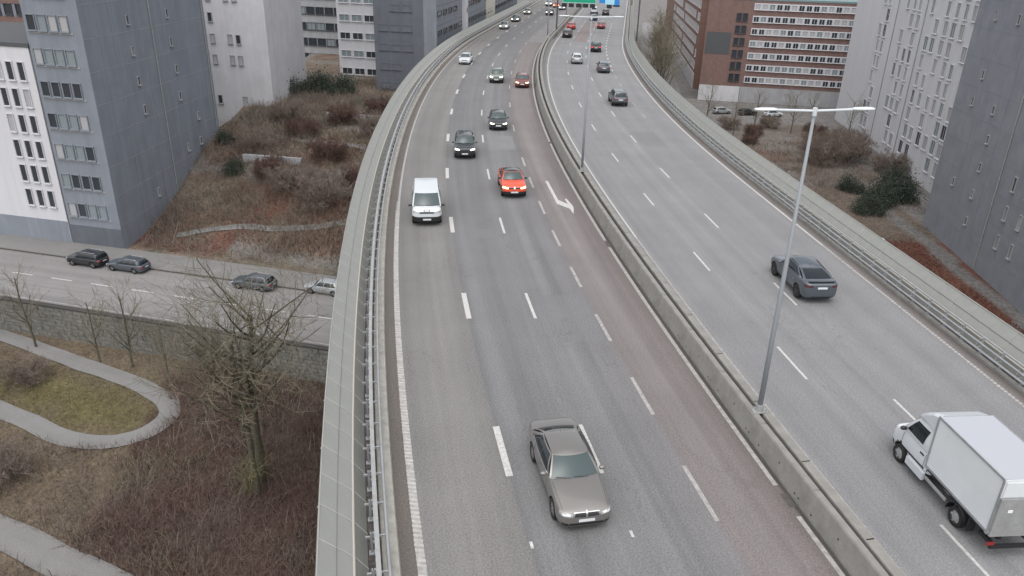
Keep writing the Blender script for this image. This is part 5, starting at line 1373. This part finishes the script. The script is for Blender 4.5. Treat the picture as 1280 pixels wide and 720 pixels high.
def shrub_mesh(seed, n, rx, rz_, mat, leaf):
    r = np.random.RandomState(seed); lob = r.normal(0, 1, (9, 3)); lob[:, 2] = np.abs(lob[:, 2]); lob = lob/np.linalg.norm(lob, axis=1)[:, None]*np.array([rx*.55, rx*.55, rz_*.5])
    i = r.randint(0, 9, n); p = lob[i]+r.normal(0, 1, (n, 3))*np.array([rx*.24, rx*.24, rz_*.2]); p[:, 2] = np.abs(p[:, 2])+.05
    a = r.normal(0, 1, (n, 3)); a /= np.linalg.norm(a, axis=1)[:, None]; b = np.cross(a, r.normal(0, 1, (n, 3))); b /= np.linalg.norm(b, axis=1)[:, None]
    s = leaf*(.5+r.rand(n))[:, None]
    w = .45 if mat == 'evergreen' else .09
    L = 1.0 if mat == 'evergreen' else 3.0
    if mat != 'evergreen': a = a*.6+p/np.linalg.norm(p, axis=1)[:, None]
    V = np.stack([p-b*s*w, p+b*s*w, p+a*s*L], 1).reshape(-1, 3); k = np.arange(n)*3
    me = bpy.data.meshes.new('crown'); me.from_pydata(V.tolist(), [], [(int(q), int(q+1), int(q+2)) for q in k]); me.materials.append(MATS[mat]); me.update(); return me
SHR = {}
def shrub(name, label, key, x, y, sc, rz, group, args, z=None):
    if key not in SHR:
        stem = MB(); rr = random.Random(key)
        for k in range(7):
            a = rr.uniform(0, 6.28); stem.tube([(0, 0, 0), (math.cos(a)*args[1]*.25, math.sin(a)*args[1]*.25, args[2]*.4), (math.cos(a)*args[1]*.55, math.sin(a)*args[1]*.55, args[2]*.8)], [.05, .035, .015], 4, cap=False)
        if args[4] != 'evergreen':
            w_, t_ = grow_tree(seed=args[0], height=args[2]*1.15, r0=.035, forks=4, spread=.75, levels=3, start=.12, twist=.34, trunks=13, density=1.0, up=.03, kr=(.55, .8), tmin=.012, gap=14, fan=.75)
            SHR[key] = (t_.mesh('crown', [args[4]]), stem.mesh('stem', ['bark_dark']))
        else: SHR[key] = (shrub_mesh(args[0], args[3], args[1], args[2], args[4], args[5]), stem.mesh('stem', ['bark_dark']))
    root = empty(name, (x, y, (float(ground_z(x, y))-.05) if z is None else z), rz); root.scale = (sc,)*3; tag(root, label, 'shrub', group)
    link('crown', SHR[key][0], root); link('stem', SHR[key][1], root)
ev = (3, 2.6, 3.6, 5200, 'evergreen', .16); bs = (4, 3.4, 3.6, 3800, 'bramble_light', .30); bs2 = (6, 2.6, 2.8, 3000, 'bramble', .26)
for i, (x, y, sc) in enumerate(((53.5, 108, 1.2), (57.5, 111, 1.35), (50.5, 104, .95), (60, 116.5, 1.25), (52.5, 115, .9))):
    shrub('evergreen_shrub', 'dark evergreen shrub in the clump between the grey and white towers', 'ev', x, y, sc, i*1.1, 'evergreen clump by the towers', ev)
for i, (x, y, sc) in enumerate(((53.5, 131, 1.5), (59, 133, 1.6), (61, 140, 1.5), (55.5, 139, 1.3), (63.5, 126, 1.2))):
    shrub('bare_shrub', 'brown leafless shrub in the clump before the white tower', 'bare', x, y, sc, i*1.9, 'leafless shrubs before the white tower', bs)
for i, (x, y, sc) in enumerate(((-24, 92, 1.4), (-19.5, 95, 1.3), (-29, 95.5, 1.2), (-33, 99, 1.1), (-17, 101, 1.2), (-25.5, 102, 1.3), (-37, 105, 1.0), (-31, 110, 1.2), (-20, 111, 1.2), (-27, 118, 1.3), (-35.5, 119, 1.2), (-22, 124, 1.2))):
    shrub('bare_shrub', 'dark reddish-brown leafless shrub on the slope between the dark tower and the screen' if i % 2 else 'pale greyish-brown leafless shrub on the slope between the dark tower and the screen', 'bare2' if i % 2 else 'bare', x, y, sc, i*2.1, 'leafless shrubs on the slope', bs2 if i % 2 else bs)
for i, (x, y, sc) in enumerate(((-40.5, 137, 1.2), (-36, 139, 1.3), (-31.5, 137.5, 1.2), (-38, 100, .7), (-41.5, 108, .7))):
    shrub('evergreen_shrub', 'dark evergreen shrub in the row beside the pale tower' if i < 3 else 'small round dark evergreen at the foot of the dark tower side wall', 'ev', x, y, sc, i*1.3, 'evergreens on the slope', ev)
for i, (x, y, sc) in enumerate(((44, 158, .9), (47.5, 152, 1.0), (53, 160, .9), (60, 153, 1.1), (64, 146, 1.0), (45, 145, .8))):
    shrub('bare_shrub', 'dark reddish-brown leafless shrub under the trees of the yard' if i % 2 else 'pale greyish-brown leafless shrub under the trees of the yard', 'bare2' if i % 2 else 'bare', x, y, sc, i*2.3, 'leafless shrubs in the yard', bs2 if i % 2 else bs)
for i, (x, y, sc) in enumerate(((-47, 54.5, .8), (-44, 59.0, .8), (-38, 46, .9), (-44.5, 48.5, .7))):
    shrub('bare_shrub', 'leafless shrub beside the winding park path', 'bare', x, y, sc, i*1.3, 'shrubs in the park', bs)
ribbon('footpath', [(-41, 86.6), (-34, 88.2), (-26, 87.5), (-18, 89.0), (-12, 91)], 1.1, .12, 'paving')
ribbon('footpath', [(-38, 112), (-31, 108.0), (-24, 106.5), (-17, 103.0), (-12, 101)], 1.1, .12, 'paving')
for (xa, ya, xb, yb, hgt, nseg, lb) in ((-24.5, 94.2, -14, 92.6, .55, 5, 'low pale block wall on the slope beside the grey screen'), (-37.5, 102.5, -29, 101.0, .5, 4, 'low pale block wall on the slope beside the dark tower'), (-30, 120.5, -17, 118.5, .6, 6, 'low pale block wall high on the slope below the white stair tower')):
    zz = min(float(ground_z(xa, ya)), float(ground_z(xb, yb))); ln = math.hypot(xb-xa, yb-ya); rt = empty('terrace_wall', (xa, ya, zz), math.atan2(yb-ya, xb-xa)); tag(rt, lb, 'wall'); rr = random.Random(nseg)
    for k in range(nseg):
        for c_ in range(3):
            m = MB(); o_ = rr.uniform(-.04, .04); m.box(ln*k/nseg+.03, ln*(k+1)/nseg-.03, -.2+o_, .2+o_, -.9+c_*.5+.01, -.9+(c_+1)*.5+hgt-.5*1.0+.38*(c_ == 2)); build('block', m, 'facade_mid', rt)
# bits of litter
for i, (x, y, z, lb) in enumerate(((-17.4, 33.6, None, 'crumpled white plastic bag lying in the brambles'), (47.6, 92.5, None, 'pale scrap of plastic lying beside the rust coloured bed'))):
    zz = float(ground_z(x, y)); rr = random.Random(i); bm_ = bmesh.new(); bmesh.ops.create_icosphere(bm_, subdivisions=2, radius=.28)
    for v in bm_.verts: v.co = Vector((v.co.x*rr.uniform(.7, 1.4), v.co.y*rr.uniform(.7, 1.2), abs(v.co.z)*rr.uniform(.4, 1.0)))
    me = bpy.data.meshes.new('plastic_bag'); bm_.to_mesh(me); bm_.free(); me.materials.append(MATS['litter_white']); tag(link('plastic_bag', me, loc=(x, y, zz+(.75 if i == 0 else .2))), lb, 'litter')

# ------------------------------------------------------------------ two people walking in the far street
def person(x, y, rz, top, label):
    vs_ = [(0, 0, .92), (0, 0, 1.18), (0, 0, 1.42), (0, 0, 1.52), (0, .0, 1.66), (0, .10, .88), (.12, .11, .48), (-.02, .11, .06), (.12, .11, .03), (0, -.10, .88), (-.08, -.11, .48), (-.26, -.11, .08), (-.14, -.11, .03),
           (0, .19, 1.40), (-.10, .25, 1.12), (-.02, .25, .88), (0, -.19, 1.40), (.08, -.25, 1.12), (.18, -.25, .90)]
    ed = [(0, 1), (1, 2), (2, 3), (3, 4), (0, 5), (5, 6), (6, 7), (7, 8), (0, 9), (9, 10), (10, 11), (11, 12), (2, 13), (13, 14), (14, 15), (2, 16), (16, 17), (17, 18)]
    rad = [.15, .14, .15, .06, .10, .09, .065, .045, .04, .09, .065, .045, .04, .075, .05, .035, .075, .05, .035]
    me = bpy.data.meshes.new('person'); me.from_pydata(vs_, ed, []); ob = link('tmp', me); sk = ob.modifiers.new('s', 'SKIN')
    for i, r in enumerate(rad): me.skin_vertices[0].data[i].radius = (r, r)
    me.skin_vertices[0].data[0].use_root = True
    su = ob.modifiers.new('u', 'SUBSURF'); su.levels = 1; su.render_levels = 1
    bme = evaluated(ob); bpy.data.objects.remove(ob); bme.name = 'person'; bme.materials.clear()
    for mm in (top, 'cloth_dark', 'skin'): bme.materials.append(MATS[mm])
    for p in bme.polygons:
        z = p.center.z; p.material_index = 2 if z > 1.50 else (1 if z < .9 else 0); p.use_smooth = True
    tag(link('person', bme, loc=(x, y, -17.05), rz=rz), label, 'person')
person(47.2, 246, -1.6, 'cloth_dark', 'person in dark clothes walking along the far street')
person(43.6, 238, 1.4, 'cloth_blue', 'person in a blue jacket walking along the far street')
